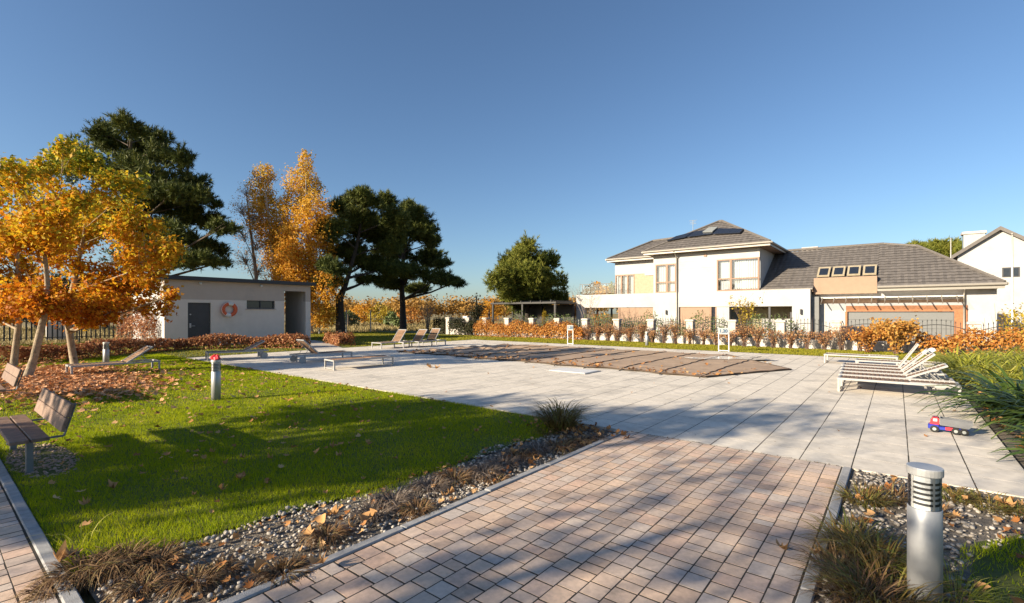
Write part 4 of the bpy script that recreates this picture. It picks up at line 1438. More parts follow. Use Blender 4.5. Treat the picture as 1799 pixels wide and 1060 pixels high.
bare = tree('birch_tree', 'nearly bare grey birch with hanging twigs left of the golden birches', [bb, at_depth(450, 480, Dv + 1), at_depth(440, 400, Dv + 1), at_depth(432, 330, Dv + 1)], [.17, .13, .08, .015],
            L_(Dv + 1, [(432, 335, 16, 18), (422, 365, 20, 22), (445, 380, 20, 24), (425, 410, 24, 26), (450, 430, 22, 28), (430, 455, 26, 28), (455, 475, 24, 26)], .6),
            'simple', 1500, .12, 'birchleaf', 'greytwig', twigs=60, rise=.8)


# --- hedges and shrubs
def hedge(name, label, pts, width, height, n, size, leaf, group=None, round_=.5, base=.0, cat='hedge', twig='twig'):
    pts = [Vector((*p, 0)) if len(p) == 2 else Vector(p) for p in pts]
    o = thing(name, pts[0].lerp(pts[-1], .5), label, cat, group)
    seg = [(a, b, (b - a).length) for a, b in zip(pts[:-1], pts[1:])]
    tot = sum(s_[2] for s_ in seg)
    C_, S_ = [], []
    for a, b, l in seg:
        k = max(1, int(n * l / tot))
        t = RNG.random(k)
        base_p = np.array(a)[None] + t[:, None] * np.array(b - a)[None]
        side = np.array([-(b - a).y, (b - a).x, 0]) / l
        ang = RNG.uniform(-.15, math.pi + .15, k)
        rr = 1 - .45 * RNG.random(k) ** 2
        lump = 1 + .16 * np.sin(base_p[:, 0] * 1.9 + base_p[:, 1] * 1.3) + .11 * np.sin(base_p[:, 0] * 4.3 - base_p[:, 1] * 3.7) + RNG.normal(0, .07, k)
        ex = np.sign(np.cos(ang)) * np.abs(np.cos(ang)) ** round_ * rr * width / 2 * lump
        ez = np.clip(np.sin(ang), 0, 1) ** round_ * rr * height * lump
        C_.append(base_p + ex[:, None] * side[None] + np.array([0, 0, 1]) * (ez[:, None] + base))
        S_.append(np.stack([np.cos(ang) * side[0], np.cos(ang) * side[1], np.sin(ang) + .2], 1))
    P_, N_ = np.concatenate(C_), np.concatenate(S_)
    nn = nrm(N_ + RNG.normal(0, .7, N_.shape))
    scatter('foliage', *LEAF_SIMPLE, P_, frames(nn), RNG.uniform(.6, 1.3, len(P_)) * size, M[leaf], o)
    tb = MB()
    for i in range(int(tot * 9)):
        a, b, l = random.choice(seg)
        p = a.lerp(b, random.random()) + Vector((random.uniform(-.3, .3) * width, random.uniform(-.3, .3) * width, 0))
        q = p + Vector((random.uniform(-.2, .2), random.uniform(-.2, .2), height * random.uniform(.7, 1.05)))
        tb.tube([p, p.lerp(q, .5) + Vector((.03, .02, 0)), q], [.012, .009, .004], 4, cap=False)
    tb.build('branches', M[twig], o)['kind'] = 'stuff'
    return o


hedge('low_hedge', 'long low russet hedge curving in front of the hut', [G(-20, 641), G(100, 634), G(200, 622), (-26.2, 7.6), (-25.3, 9.6), (-23.6, 11.6), (-22.6, 12.0)], .85, .55, 12500, .11, 'redhedge')
hedge('low_hedge', 'short russet hedge right of the hut path', [(-25.2, 14.9), (-22.4, 14.1)], .8, .55, 3000, .11, 'redhedge')
hedge('climber_shrub', 'reddish climber sprawling up the sunlit side wall of the hut', [(hx - .6, hy0 - .35), (hx - 2.4, hy0 - .4), (hx - 4.5, hy0 - .8)], .6, 1.75, 2300, .12, 'redhedge', cat='shrub', twig='greytwig')
# in front of the pillar fence
hedge('beech_hedge', 'bright orange beech hedge before the left pillars of the railing fence', [(-24.6, 26.3), (-20, 26.35), (-15.3, 26.35)], .8, .98, 10000, .10, 'beech')
hedge('dark_hedge', 'dark red-brown hedge block left of the orange beech hedge', [(-27.4, 26.5), (-24.7, 26.45)], .9, 1.15, 3600, .11, 'darkleaf')
hedge('dark_hedge', 'dark evergreen hedge by the end of the wire fence', [at_y(768, 590, 27.6)[:2], at_y(790, 590, 27.4)[:2]], 1.0, 1.3, 2600, .12, 'darkleaf')
hedge('thuja_hedge', 'pale green thuja hedge behind the iron railings', [(-23, 28.3), (-3.6, 28.3)], .9, 1.62, 12000, .10, 'thuja', base=-.25)
hedge('orange_hedge', 'low glowing orange hedge behind the strap-leaved plants', [(.6, 25.9), (3, 25.9), (9, 25.9)], 1.0, .92, 8000, .11, 'beech')
hedge('side_hedge', 'tall yellow-green hedge beside the garage wall', [at_y(1757, 580, 30)[:2], (9.5, 30)], 1.6, 2.05, 5000, .13, 'yellowbush', base=-.5)


def shrub(name, label, loc, h, spread, stems, nleaf, size, leaf, group=None, twig='twig', low=.25, cat='shrub'):
    loc = Vector(loc) if len(loc) == 3 else Vector((*loc, 0))
    o = thing(name, loc, label, cat, group)
    tb = MB()
    P_ = []
    for i in range(stems):
        a = random.uniform(0, 2 * math.pi)
        r = spread * random.uniform(.2, 1)
        e = loc + Vector((r * math.cos(a), r * math.sin(a), h * random.uniform(.65, 1.05)))
        m1 = loc.lerp(e, .45) + Vector((-.12 * r * math.cos(a), -.12 * r * math.sin(a), .1 * h))
        s0 = loc + Vector((random.uniform(-.08, .08), random.uniform(-.08, .08), 0))
        tb.tube([s0, m1, e], [.011, .008, .003], 4, cap=False)
        for _ in range(3):
            t = random.uniform(.35, .9)
            st = m1.lerp(e, t)
            e2 = st + Vector((random.gauss(0, .14), random.gauss(0, .14), random.uniform(.05, .28))) * (h / 1.2)
            tb.tube([st, e2], [.005, .002], 3, cap=False)
            P_.append((st, e2))
        P_.append((loc.lerp(m1, low / .45) if low < .45 else m1, m1)); P_.append((m1, e)); P_.append((m1, e))
    tb.build('stems', M[twig], o)
    idx = RNG.integers(0, len(P_), nleaf)
    t = RNG.random(nleaf)
    A = np.array([tuple(P_[i][0]) for i in idx]); B = np.array([tuple(P_[i][1]) for i in idx])
    Q = A + (B - A) * t[:, None] + RNG.normal(0, .035 + size * .2, (nleaf, 3))
    Q[:, 2] = np.maximum(Q[:, 2], loc.z + .04)
    scatter('foliage', *LEAF_SIMPLE, Q, frames(nrm(RNG.normal(0, 1, (nleaf, 3)) + np.array([0, 0, .4]))), RNG.uniform(.6, 1.3, nleaf) * size, M[leaf], o)
    return o


x = -15.0
k = 0
while x < -1.0:
    shrub('red_shrub', 'twiggy reddish shrub in front of the low wall of the railing fence', (x, 26.2 + random.uniform(-.15, .15)), random.uniform(.68, 1.15), random.uniform(.40, .66), 34, random.randint(330, 620), .07, 'spirea', 'red shrubs along the railing fence')
    x += random.uniform(.62, .78)
    k += 1
shrub('orange_bush', 'big rounded orange-brown bush rising above the fence beside the lounger row', at_y(1575, 612, 25.4)[:2], 1.35, .95, 60, 2600, .13, 'hydra', low=.1)
shrub('orange_bush', 'smaller orange bush just left of the big rounded one', at_y(1525, 612, 25.6)[:2], 1.0, .7, 34, 1100, .11, 'beech', low=.1)
shrub('young_tree', 'bushy young tree with amber leaves before the porch', (at_y(1312, 560, 29.5).x, 29.5, -.4), 2.9, .95, 34, 700, .11, 'yellowbush', cat='shrub', low=.42)
shrub('bare_shrub', 'tall bare shrub at the left end of the white balcony wall', (at_y(1032, 560, 30.5).x, 30.5, -.45), 3.9, 1.3, 26, 60, .08, 'beech', twig='greytwig')
shrub('bare_shrub', 'pale bare shrub beside the straight pine trunk', at_y(752, 585, 27.4)[:2], 2.6, 1.0, 46, 260, .09, 'paleleaf', twig='greytwig')
shrub('dark_column_shrub', 'dark narrow upright shrub beside the white wall pier', at_y(838, 590, 27.2)[:2], 2.3, .55, 50, 1500, .12, 'darkleaf', twig='darkbark', low=.05)
shrub('rust_shrub', 'rust-coloured bush under the balcony opening', (at_y(1052, 560, 33).x, 33.0, -.5), 2.0, .7, 36, 800, .11, 'beech', low=.1)
shrub('straw_shrub', 'straw-coloured round shrub beside the brown shutter', (at_y(1070, 560, 32.6).x, 32.6, -.5), 1.9, .7, 36, 900, .10, 'hydra', low=.1)
shrub('neighbour_bush', 'autumn bush growing left of the balcony wall', (at_y(1005, 560, 36).x, 36.0, -.5), 3.2, 1.4, 50, 1500, .14, 'spirea', low=.1)

# neighbour's garden trees behind the pillar fence, left of the house
for px, top, D, leaf, rx, lab in ((1050, 494, 52, 'birchleaf', 26, 'amber tree behind the balcony of the white house'), (1075, 497, 56, 'pinelight', 18, 'green tree touching the left roof of the white house'),
                                  (860, 524, 60, 'birchleaf', 26, 'pale amber tree left of the round pine'), (838, 512, 50, 'greybush', 20, 'thin purplish bare tree behind the dark upright shrub')):
    b_ = at_depth(px, 560, D); b_.z = -.5
    tree('garden_tree', lab, [b_, at_depth(px, (top + 560) / 2, D), at_depth(px, top + 8, D)], [.15, .1, .03],
         L_(D, [(px, top + 10, rx * .5, 11), (px - rx * .5, top + 20, rx * .6, 12), (px + rx * .5, top + 20, rx * .6, 12), (px, top + 32, rx, 14)], .5), 'simple', 1500 if leaf != 'greybush' else 150, .26, leaf if leaf != 'greybush' else 'spirea', 'bark' if leaf != 'greybush' else 'twig', twigs=8)

# bushes and young trees in the meadow
meadow = ((640, 530, 70, 'birchleaf', 24, 'amber bush in the meadow right of the forked pine'), (668, 532, 66, 'yellowbush', 22, 'bright yellow bush in the meadow'), (690, 548, 58, 'thuja', 16, 'green bush in the meadow between the two pines'),
          (722, 540, 74, 'beech', 30, 'glowing orange bush behind the straight pine trunk'), (612, 545, 62, 'thuja', 20, 'grey-green bush right behind the forked pine trunk'), (575, 535, 64, 'yellowbush', 24, 'yellowish bush beside the hut wall end'))
for px, top, D, leaf, rx, lab in meadow:
    b_ = at_depth(px, 565, D); b_.z = -.1
    tree('meadow_bush', lab, [b_, at_depth(px, (top + 560) / 2, D), at_depth(px, top + 6, D)], [.1, .08, .03],
         L_(D, [(px, top + 8, rx * .55, 9), (px - rx * .5, top + 16, rx * .6, 10), (px + rx * .5, top + 16, rx * .6, 10), (px, top + 26, rx, 12)], .5), 'simple', 1100, .3, leaf, 'bark', 'bushes in the meadow', cat='bush', twigs=3)


# the far wood reads as one mass
def far_wood():
    lob = []
    for k in range(150):
        ang = random.uniform(0, 1)
        px = -150 + 1250 * ang
        D = random.uniform(95, 150)
        top = random.uniform(514, 538)
        c = at_depth(px, (top + 556) / 2, D)
        lob.append((c, random.uniform(2, 4.5), random.uniform(2, 4), (556 - top) / 2 * D / FPX))
    P_, N_ = pts_in_lobes(lob, 36000, .35)
    o = scatter('far_wood', *LEAF_SIMPLE, P_, frames(nrm(N_ + RNG.normal(0, .6, N_.shape))), RNG.uniform(.4, .9, len(P_)), M['farwood'])
    tag(o, 'far belt of autumn trees beyond the meadow', 'woodland', kind='stuff')


far_wood()
# dark evergreens behind the picket fence on the left
for k, px in enumerate((-30, 25, 62, 105, 150, 188)):
    D = 48 + 2 * (k % 3)
    b_ = at_depth(px, 570, D); b_.z = -.1
    tree('evergreen_bush', ['dark evergreen behind the picket fence at its outer end', 'dark evergreen behind the picket fence beside the upright maple', 'dark evergreen behind the leaning maple trunk',
                            'dark evergreen right behind the utility cabinet', 'dark evergreen behind the picket fence near the hut', 'dark evergreen beside the huge pine trunk'][k],
         [b_, at_depth(px, 540, D)], [.15, .04], L_(D, [(px, 548, 26, 16), (px - 10, 530, 20, 16), (px + 12, 520, 20, 18), (px, 500, 16, 18)], .4), 'needle', 900, .4, 'darkleaf', 'darkbark', 'dark evergreens beyond the picket fence', cat='conifer')

# --- trees of the residence garden behind the photographer: they throw the dappled shade over the foreground
random.seed(21)
for i, (x, y, hgt, rad, n, lab) in enumerate(((-11.3, -8.6, 4.7, 2.5, 6000, 'dense plane tree with brown leaves at the far end of the side path'), (-7.2, -9.4, 5.3, 2.4, 1500, 'thin plane tree with brown leaves behind the side path'),
                                              (-4.2, -7.6, 5.3, 2.4, 1500, 'thin plane tree with brown leaves behind the driveway'))):
    c = Vector((x, y, hgt))
    lob = [(c + Vector((random.uniform(-1, 1) * rad * .75, random.uniform(-1, 1) * rad * .75, random.uniform(-.3, .3) * hgt)), rad * .5, rad * .5, rad * .42) for _ in range(11)]
    tree('plane_tree', lab, [Vector((x, y, -.1)), Vector((x + .1, y, hgt * .4)), Vector((x, y + .1, hgt * .95))], [.2, .15, .06], lob, 'maple', n if i == 0 else int(n * 1.35), .22 if i == 0 else .125, 'maple', 'mapbark', 'plane trees of the residence garden', shell=.2)

# ================================================================== FURNITURE
def lounger(label, loc, rz, back, group=None, wheels=False):
    """long axis +y, head end at +y; back = backrest angle in degrees (0 lies flat)"""
    o = thing('sun_lounger', (loc[0], loc[1], 0), label, 'sun lounger', group, rz=rz if rz else 0)
    ORG[o.name] = Vector((0, 0, 0))
    Ln, Wd, Ht = 1.98, .66, .30
    t = .045
    hw = Wd / 2
    for s in (-1, 1):
        MB().cbox(s * hw - t / 2, s * hw + t / 2, -Ln / 2, Ln / 2, Ht - .044, Ht, .005).build('side_rail', M['lounge_white'], o)
    for y in (-Ln / 2 + t / 2, Ln / 2 - t / 2):
        MB().cbox(-hw + t / 2 + .001, hw - t / 2 - .001, y - t / 2, y + t / 2, Ht - .042, Ht - .002, .005).build('end_rail', M['lounge_white'], o)
    for s in (-1, 1):
        for y in (-Ln / 2 + .03, Ln / 2 - .03 if not wheels else Ln / 2 - .25):
            MB().cbox(s * hw - .0225, s * hw + .0225, y - .0225, y + .0225, 0, Ht - .045, .004).build('leg', M['lounge_white'], o)
    for y in (-Ln / 2 + .03,):
        MB().cbox(-hw + .024, hw - .024, y - .012, y + .012, .02, .045, .003).build('stretcher', M['lounge_white'], o)
    hinge = .22
    y = -Ln / 2 + .07
    while y < hinge - .03:
        MB().cbox(-hw + .025, hw - .025, y, y + .062, Ht - .03, Ht - .012, .003).build('slat', M['lounge_wood'], o)
        y += .076
    bl = Ln / 2 - hinge - .03
    mt = Matrix.Translation((0, hinge, Ht - .02)) @ Matrix.Rotation(R(back), 4, 'X')
    bk = MB()
    for s in (-1, 1):
        bk.cbox(s * (hw - .05) - .016, s * (hw - .05) + .016, 0, bl, -.012, .028, .004, m=mt)
    bk.cbox(-hw + .067, hw - .067, bl - .035, bl, -.011, .026, .004, m=mt)
    bo = bk.build('backrest', M['lounge_white'], o)
    y = .03
    while y < bl - .09:
        MB().cbox(-hw + .068, hw - .068, y, y + .06, -.004, .014, .003, m=mt).build('slat', M['lounge_wood'], bo)
        y += .076
    if back > 3:
        e = mt @ Vector((0, bl * .55, -.012))
        MB().tube([(-hw + .09, e.y, e.z), (-hw + .09, e.y + .18, Ht - .05), (hw - .09, e.y + .18, Ht - .05), (hw - .09, e.y, e.z)], .009, 5).build('prop', M['lounge_white'], o)
    if wheels:
        for s in (-1, 1):
            b = MB()
            pts = [(s * (hw + .03), Ln / 2 - .14 + .0, .11)]
            n = 16
            vs = []
            for xx in (s * (hw + .015), s * (hw + .05)):
                vs += [(xx, Ln / 2 - .14 + .11 * math.cos(2 * math.pi * k / n), .11 + .11 * math.sin(2 * math.pi * k / n)) for k in range(n)]
            b.add(vs, [list(range(n)), list(range(n, 2 * n))[::-1]] + [(k, (k + 1) % n, n + (k + 1) % n, n + k) for k in range(n)])
            b.build('wheel', M['lounge_white'], o)
    o.rotation_euler = (0, 0, rz)
    return o


def mid(a, b): return ((a[0] + b[0]) / 2, (a[1] + b[1]) / 2)


lounger('lounger on the leaf-strewn lawn with its slatted back raised', (-17.3, 3.55), 0, 35)
lounger('lounger at the lawn edge nearest the low hedge with raised back', (-19.1, 7.5), R(-14), 28, wheels=True)
lounger('lounger with wheels whose back is raised towards the lawn', (-15.85, 9.0), R(176), 42, wheels=True)
lounger('flat-folded lounger standing alone on the open terrace', (-13.15, 8.75), R(-8), 0)
for (px, py), a in zip(((690, 611), (727, 609.5), (752, 608.5)), (52, 50, 55)):
    g = G(px, py)
    lounger('lounger with upright brown back in the row on the terrace edge by the lawn', (g[0], g[1]), R(4), a, 'row of loungers at the terrace edge')
labs = ('flat lounger heading the row by the plants, first from the toy truck', 'second lounger from the toy truck, its back barely raised', 'third lounger from the toy truck in the row by the plants', 'fourth lounger from the toy truck in the row by the plants', 'fifth lounger from the toy truck, its brown slatted back steepest')
for i, (yy, a) in enumerate(((12.86, 0), (13.68, 25), (14.5, 42), (15.3, 46), (16.1, 58))):
    lounger(labs[i], (-.02 - .04 * i, yy), R(-90), a, 'row of loungers by the plants', wheels=(i in (2, 3)))
lounger('flat lounger beyond the row, parallel to the fence', (-.95, 19.75), R(-91), 0, 'row of loungers by the plants')
lounger('second flat lounger end to end with the one parallel to the fence', (.02, 17.9), R(-90), 0, 'row of loungers by the plants')
g = G(1583, 628)
pil = MB().cbox(-.13, .13, -.09, .09, 0, .09, .035)
po = pil.build('towel_roll', M['white'])
po.location = (.62, 15.3, .74)
po.rotation_euler = (0, R(-30), R(5))
tag(po, 'rolled white towel caught on a raised lounger back', 'towel')


def bench(label, x1, y, ln=1.85):
    """bench along x whose right-hand end is at x1, seat facing -y"""
    o = thing('park_bench', (x1 - ln / 2, y, 0), label, 'bench', 'slatted benches by the side path')
    org = ORG[o.name]
    x0 = x1 - ln
    for yy in (y - .115, y + .045):
        MB().cbox(x0, x1, yy - .072, yy + .072, .335, .37, .006).build('seat_plank', M['benchwood'], o)
    th = R(16)
    for k in range(2):
        mt = Matrix.Translation((0, y + .215, .405)) @ Matrix.Rotation(-th, 4, 'X')
        MB().cbox(x0, x1, -.018, .02, k * .155, k * .155 + .146, .006, m=mt).build('back_plank', M['benchwood'], o)
    for xx in (x0 + .3, x1 - .2):
        MB().cbox(xx - .035, xx + .035, y - .05, y + .01, -.05, .318, .006).build('leg', M['benchsteel'], o)
        MB().cbox(xx - .03, xx + .03, y - .19, y + .25, .319, .333, .004).build('seat_bracket', M['benchsteel'], o)
        mt = Matrix.Translation((xx, y + .255, .325)) @ Matrix.Rotation(-th, 4, 'X')
        MB().cbox(-.026, .026, -.007, .007, .0, .36, .003, m=mt).build('back_bracket', M['benchsteel'], o)
    return o


bench('dark slatted bench on pebbles beside the nearer stretch of side path', -7.08, .79)
bench('dark slatted bench in front of the upright maple', -12.1, .88)


def bollard(label, x, y, h=.78, r=.082, group='garden light posts'):
    o = thing('light_post', (x, y, 0), label, 'light post', group)
    zl = h * .70
    MB().lathe([(r, -.05), (r, zl), (r * .97, zl + .003)], (x, y), 28).build('post', M['alu'], o, smooth=False)
    for p in o.children: p.data.polygons.foreach_set('use_smooth', [len(q.vertices) == 4 for q in p.data.polygons])
    MB().lathe([(r * .80, zl + .004), (r * .80, h - .045)], (x, y), 20).build('lamp_core', M['lens'], o, smooth=False)
    MB().lathe([(r * .95, zl + .004), (r * .95, h - .046)], (x, y), 28).build('lens', M['bowl'], o, smooth=False)
    for k in range(5):
        z = zl + .035 + k * (h - .06 - zl - .03) / 5
        MB().lathe([(r * .805, z - .004), (r * .87, z - .008), (r * .87, z - .001), (r * .805, z + .004)], (x, y), 24).build('louvre', M['louvre'], o, smooth=False)
    for k in range(4):
        a = k * math.pi / 2 + .6
        xx, yy = x + r * .84 * math.cos(a), y + r * .84 * math.sin(a)
        MB().box(xx - .005, xx + .005, yy - .005, yy + .005, zl + .004, h - .046).build('stay', M['alulight'], o)
    MB().lathe([(r * 1.04, h - .045), (r * 1.06, h - .04), (r * 1.06, h - .006), (r * 1.02, h), (.01, h + .004)], (x, y), 28).build('cap', M['alulight'], o)
    return o


g = G(380, 702)
bollard('light post on the sunny lawn with a red cloth on its cap', g[0], g[1])
rc = MB()
random.seed(3)
vs = []
n, m_ = 12, 5
for i in range(m_ + 1):
    f = i / m_
    for k in range(n):
        a = 2 * math.pi * k / n
        rr = .085 * math.sin(math.pi * (.08 + .5 * f)) * (1 + .25 * math.sin(3 * a + f * 2))
        vs.append((rr * math.cos(a), rr * math.sin(a), .09 * (1 - f) + .012 * math.sin(2 * a)))
rc.add(vs, [(i * n + k, i * n + (k + 1) % n, (i + 1) * n + (k + 1) % n, (i + 1) * n + k) for i in range(m_) for k in range(n)] + [list(range(n))[::-1]])
rco = rc.build('red_cloth', M['red'])
rco.location = (g[0], g[1], .79)
tag(rco, 'crumpled red cloth lying on the cap of the lawn light post', 'cloth')
g = G(187, 643)
bollard('light post behind the lawn lounger near the low hedge', g[0], g[1], .76)
g = G(1137, 607)
bollard('light post on the grass strip before the railing fence', g[0], g[1], .72)
g = G(1625, 1059)
NB = bollard('big silver light post standing in gravel beside the driveway', g[0], g[1], .80, .081)


def depth_sign(label, px, py, wpx):
    x, y = G(px, py)
    D = depth(x, y)
    o = thing('depth_sign', (x, y, 0), label, 'sign', 'white pool signs')
    k = D / FPX
    w = wpx * k
    hgt = 1.03
    hw = w / 2
    for s in (-1, 1):
        MB().box(x + s * hw - .016, x + s * hw + .016, y - .016, y + .016, 0, hgt).build('post', M['white'], o)
    MB().box(x - hw + .017, x + hw - .017, y - .014, y + .014, .03, .06).build('foot_bar', M['white'], o)
    pz0 = hgt - .27
    b = MB().box(x - hw - .02, x + hw + .02, y - .035, y - .018, pz0, hgt + .01).build('board', M['signwhite'], o)
    cu = bpy.data.curves.new('lettering', 'FONT')
    cu.body = '1,20'
    cu.size = .2
    cu.align_x = 'CENTER'; cu.align_y = 'CENTER'
    cu.extrude = .002
    cu.offset = .011
    cu.materials.append(M['blueprint'])
    t = bpy.data.objects.new('lettering', cu)
    COL.objects.link(t)
    bpy.context.view_layer.update()
    dg = bpy.context.evaluated_depsgraph_get()
    me = bpy.data.meshes.new_from_object(t.evaluated_get(dg))
    bpy.data.objects.remove(t)
    lo = link_mesh('lettering', me, None, b)
    lo.location = Vector((x, y - .038, pz0 + .14)) - ORG[o.name]
    lo.rotation_euler = (R(90), 0, 0)
    return o


depth_sign('white framed sign at the far pool edge before the orange beech hedge', 1002.5, 605.5, 11)
depth_sign('white framed sign at the far pool edge before the red shrubs', 1272, 618, 17)


# --- toy dump truck
def toy_truck():
    x, y = G(1668, 761)
    o = thing('toy_truck', (x, y, 0), 'red and blue toy dump truck with grey tipper beside the yucca', 'toy', rz=R(-4))
    Lr = MB
    # long axis x, cab at -x
    ch = MB().cbox(-.215, .20, -.07, .07, .045, .085, .008)
    ch.cbox(-.225, -.10, -.08, .08, .05, .11, .012)
    ch.build('chassis', M['blue'], o)
    cabm = MB()
    cabm.prism([(-.205, -.07, .111), (-.105, -.07, .111), (-.105, -.07, .195), (-.12, -.07, .21), (-.175, -.07, .21), (-.198, -.07, .165)], (0, .14, 0))
    cb_ = cabm.build('cab', M['red'], o)
    for yy in (-.0712, .0702):
        MB().box(-.17, -.125, yy - .001, yy + .002, .155, .195).build('window', M['alulight'], cb_)
    MB().add([(-.2005, -.055, .165), (-.2005, .055, .165), (-.1795, .055, .203), (-.1795, -.055, .203)], [(0, 1, 2, 3)]).build('windscreen', M['darkglass'], cb_)
    tp = MB()
    prof = [(-.09, .11), (.20, .095), (.245, .15), (.24, .19), (-.095, .21)]
    tp.prism([(a, -.085, b) for a, b in prof], (0, .012, 0)).prism([(a, .073, b) for a, b in prof], (0, .012, 0))
    tp.prism([(-.09, -.073, .11), (.20, -.073, .095), (.20, -.073, .107), (-.09, -.073, .122)], (0, .146, 0))
    tp.prism([(-.095, -.073, .122), (-.083, -.073, .122), (-.085, -.073, .21), (-.095, -.073, .21)], (0, .146, 0))
    tp.build('tipper', M['greyplastic'], o)
    MB().box(-.04, .04, -.078, -.0705, .05, .09).build('side_panel', M['red'], o)
    for wx in (-.155, .07, .155):
        for s in (-1, 1):
            n = 18
            vs = []
            for rr, yy in ((.048, .058), (.048, .092), (.03, .094), (.03, .086)):
                vs += [(wx + rr * math.cos(2 * math.pi * k / n), s * yy, .048 + rr * math.sin(2 * math.pi * k / n)) for k in range(n)]
            fs = [(i * n + k, i * n + (k + 1) % n, (i + 1) * n + (k + 1) % n, (i + 1) * n + k) for i in range(3) for k in range(n)]
            fs += [list(range(n)), [3 * n + k for k in range(n)]]
            w = MB().add(vs, fs).build('wheel', M['tyre'], o)
            MB().tube([(wx, s * .086, .048), (wx, s * .09, .048)], .022, 10).build('hub', M['galv'], w)


toy_truck()


# --- pool cover
def tarp_edges(v):
    xl = -17.1 + 1.6 * v + .35 * math.sin(v * 7)
    xr = (-3.9 + (1.45) * (v / .45)) if v < .45 else (-2.45 - 2.9 * ((v - .45) / .55))
    return xl, xr


def tarp_z(x, y):
    n1 = mnoise.noise(Vector((x * .35, y * .5, 1.3)))
    n2 = mnoise.noise(Vector((x * 1.1 + 3, y * 2.2, 4.1)))
    n3 = mnoise.noise(Vector((x * .25 + 9, y * 3.4 + x * .8, 7.7)))
    ey = min(1, max(0, (y - 13.1) / 1.0)) * min(1, max(0, (20.35 - y) / 1.0))
    left = min(1, max(0, (-11 - x) / 5))
    return .022 + .03 * ey + .022 * n1 * ey + (.007 + .02 * left) * n2 + (.006 + .07 * left) * n3 * (.4 + ey)


def pool_cover():
    o = thing('pool_cover', (-10, 16.6, 0), 'brown wrinkled tarpaulin stretched over the pool', 'pool cover')
    NU, NV = 150, 80
    V, F_ = [], []
    for j in range(NV + 1):
        v = j / NV
        xl, xr = tarp_edges(v)
        for i in range(NU + 1):
            u = i / NU
            x = xl + (xr - xl) * u
            y = 13.1 + 7.25 * v + .10 * math.sin(x * 1.7) * (1 - 2 * v) + (.06 * math.sin(x * 5.3)) * (abs(2 * v - 1) ** 4)
            y -= .10 * (x + 10) * (1 - v) * .12
            z = max(.012, tarp_z(x, y))
            if u in (0, 1) or v in (0, 1): z = .012 + .02 * abs(math.sin(x * 3.1 + y * 2))
            V.append((x, y, z))
    n = NU + 1
    F_ = [(j * n + i, j * n + i + 1, (j + 1) * n + i + 1, (j + 1) * n + i) for j in range(NV) for i in range(NU)]
    t = MB().add(V, F_).build('sheet', M['tarp'], o, smooth=True)
    # welded seams between the sheets, running across the pool
    for k in range(10):
        x = -15.0 + 1.22 * k
        pts = [(x + .02 * math.sin(q), 13.3 + q * .115, max(.012, tarp_z(x, 13.3 + q * .115)) + .012) for q in range(60)]
        MB().tube(pts, .013, 5).build('seam', M['tarpseam'], o)
    hem = [Vector(V[i]) + Vector((0, 0, .012)) for i in range(0, NU + 1, 2)]
    MB().tube(hem, .018, 5).build('hem', M['tarpseam'], o)
    hem = [Vector(V[j * n + NU]) + Vector((0, 0, .012)) for j in range(0, NV + 1, 2)]
    MB().tube(hem, .018, 5).build('hem', M['tarpseam'], o)
    # tie-down cords to the slabs
    for i in range(6, NU, 13):
        p = Vector(V[i]) + Vector((0, 0, .02))
        q = p + Vector((random.uniform(-.1, .1), -.22, -p.z + .012))
        MB().tube([p, q], .012, 4).build('tie_cord', M['railing'], o)
    # pale patches near the right end: sun glare painted on as colour
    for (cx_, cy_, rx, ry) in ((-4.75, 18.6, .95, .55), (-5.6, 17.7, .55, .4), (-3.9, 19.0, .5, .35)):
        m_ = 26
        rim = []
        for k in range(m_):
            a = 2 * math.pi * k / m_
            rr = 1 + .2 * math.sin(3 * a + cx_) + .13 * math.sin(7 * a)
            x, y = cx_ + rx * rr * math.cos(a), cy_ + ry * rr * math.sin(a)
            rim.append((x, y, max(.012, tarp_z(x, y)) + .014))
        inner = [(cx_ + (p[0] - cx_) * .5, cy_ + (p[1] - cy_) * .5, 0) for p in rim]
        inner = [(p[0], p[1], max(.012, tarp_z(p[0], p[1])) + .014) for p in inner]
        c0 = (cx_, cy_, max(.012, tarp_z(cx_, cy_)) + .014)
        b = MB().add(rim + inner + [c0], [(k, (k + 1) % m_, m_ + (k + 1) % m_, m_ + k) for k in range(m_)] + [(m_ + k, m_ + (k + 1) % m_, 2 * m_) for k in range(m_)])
        b.build('glare_patch', M['sun_glare'], o, smooth=True)
    return V, n


TV, Tn = pool_cover()

# white access hatch lying in the slabs in front of the cover
hc = MB().cbox(-7.95, -6.75, 11.62, 12.42, .004, .03, .006)
ho = thing('access_hatch', (-7.35, 12.0, 0), 'white square access hatch set in the terrace before the pool cover', 'hatch')
hc.build('lid', M['white'], ho)
MB().box(-8.0, -6.7, 11.57, 11.615, .003, .02).box(-8.0, -6.7, 12.425, 12.47, .003, .02).box(-8.0, -7.955, 11.616, 12.424, .003, .02).box(-6.745, -6.7, 11.616, 12.424, .003, .02).build('frame', M['edging'], ho)

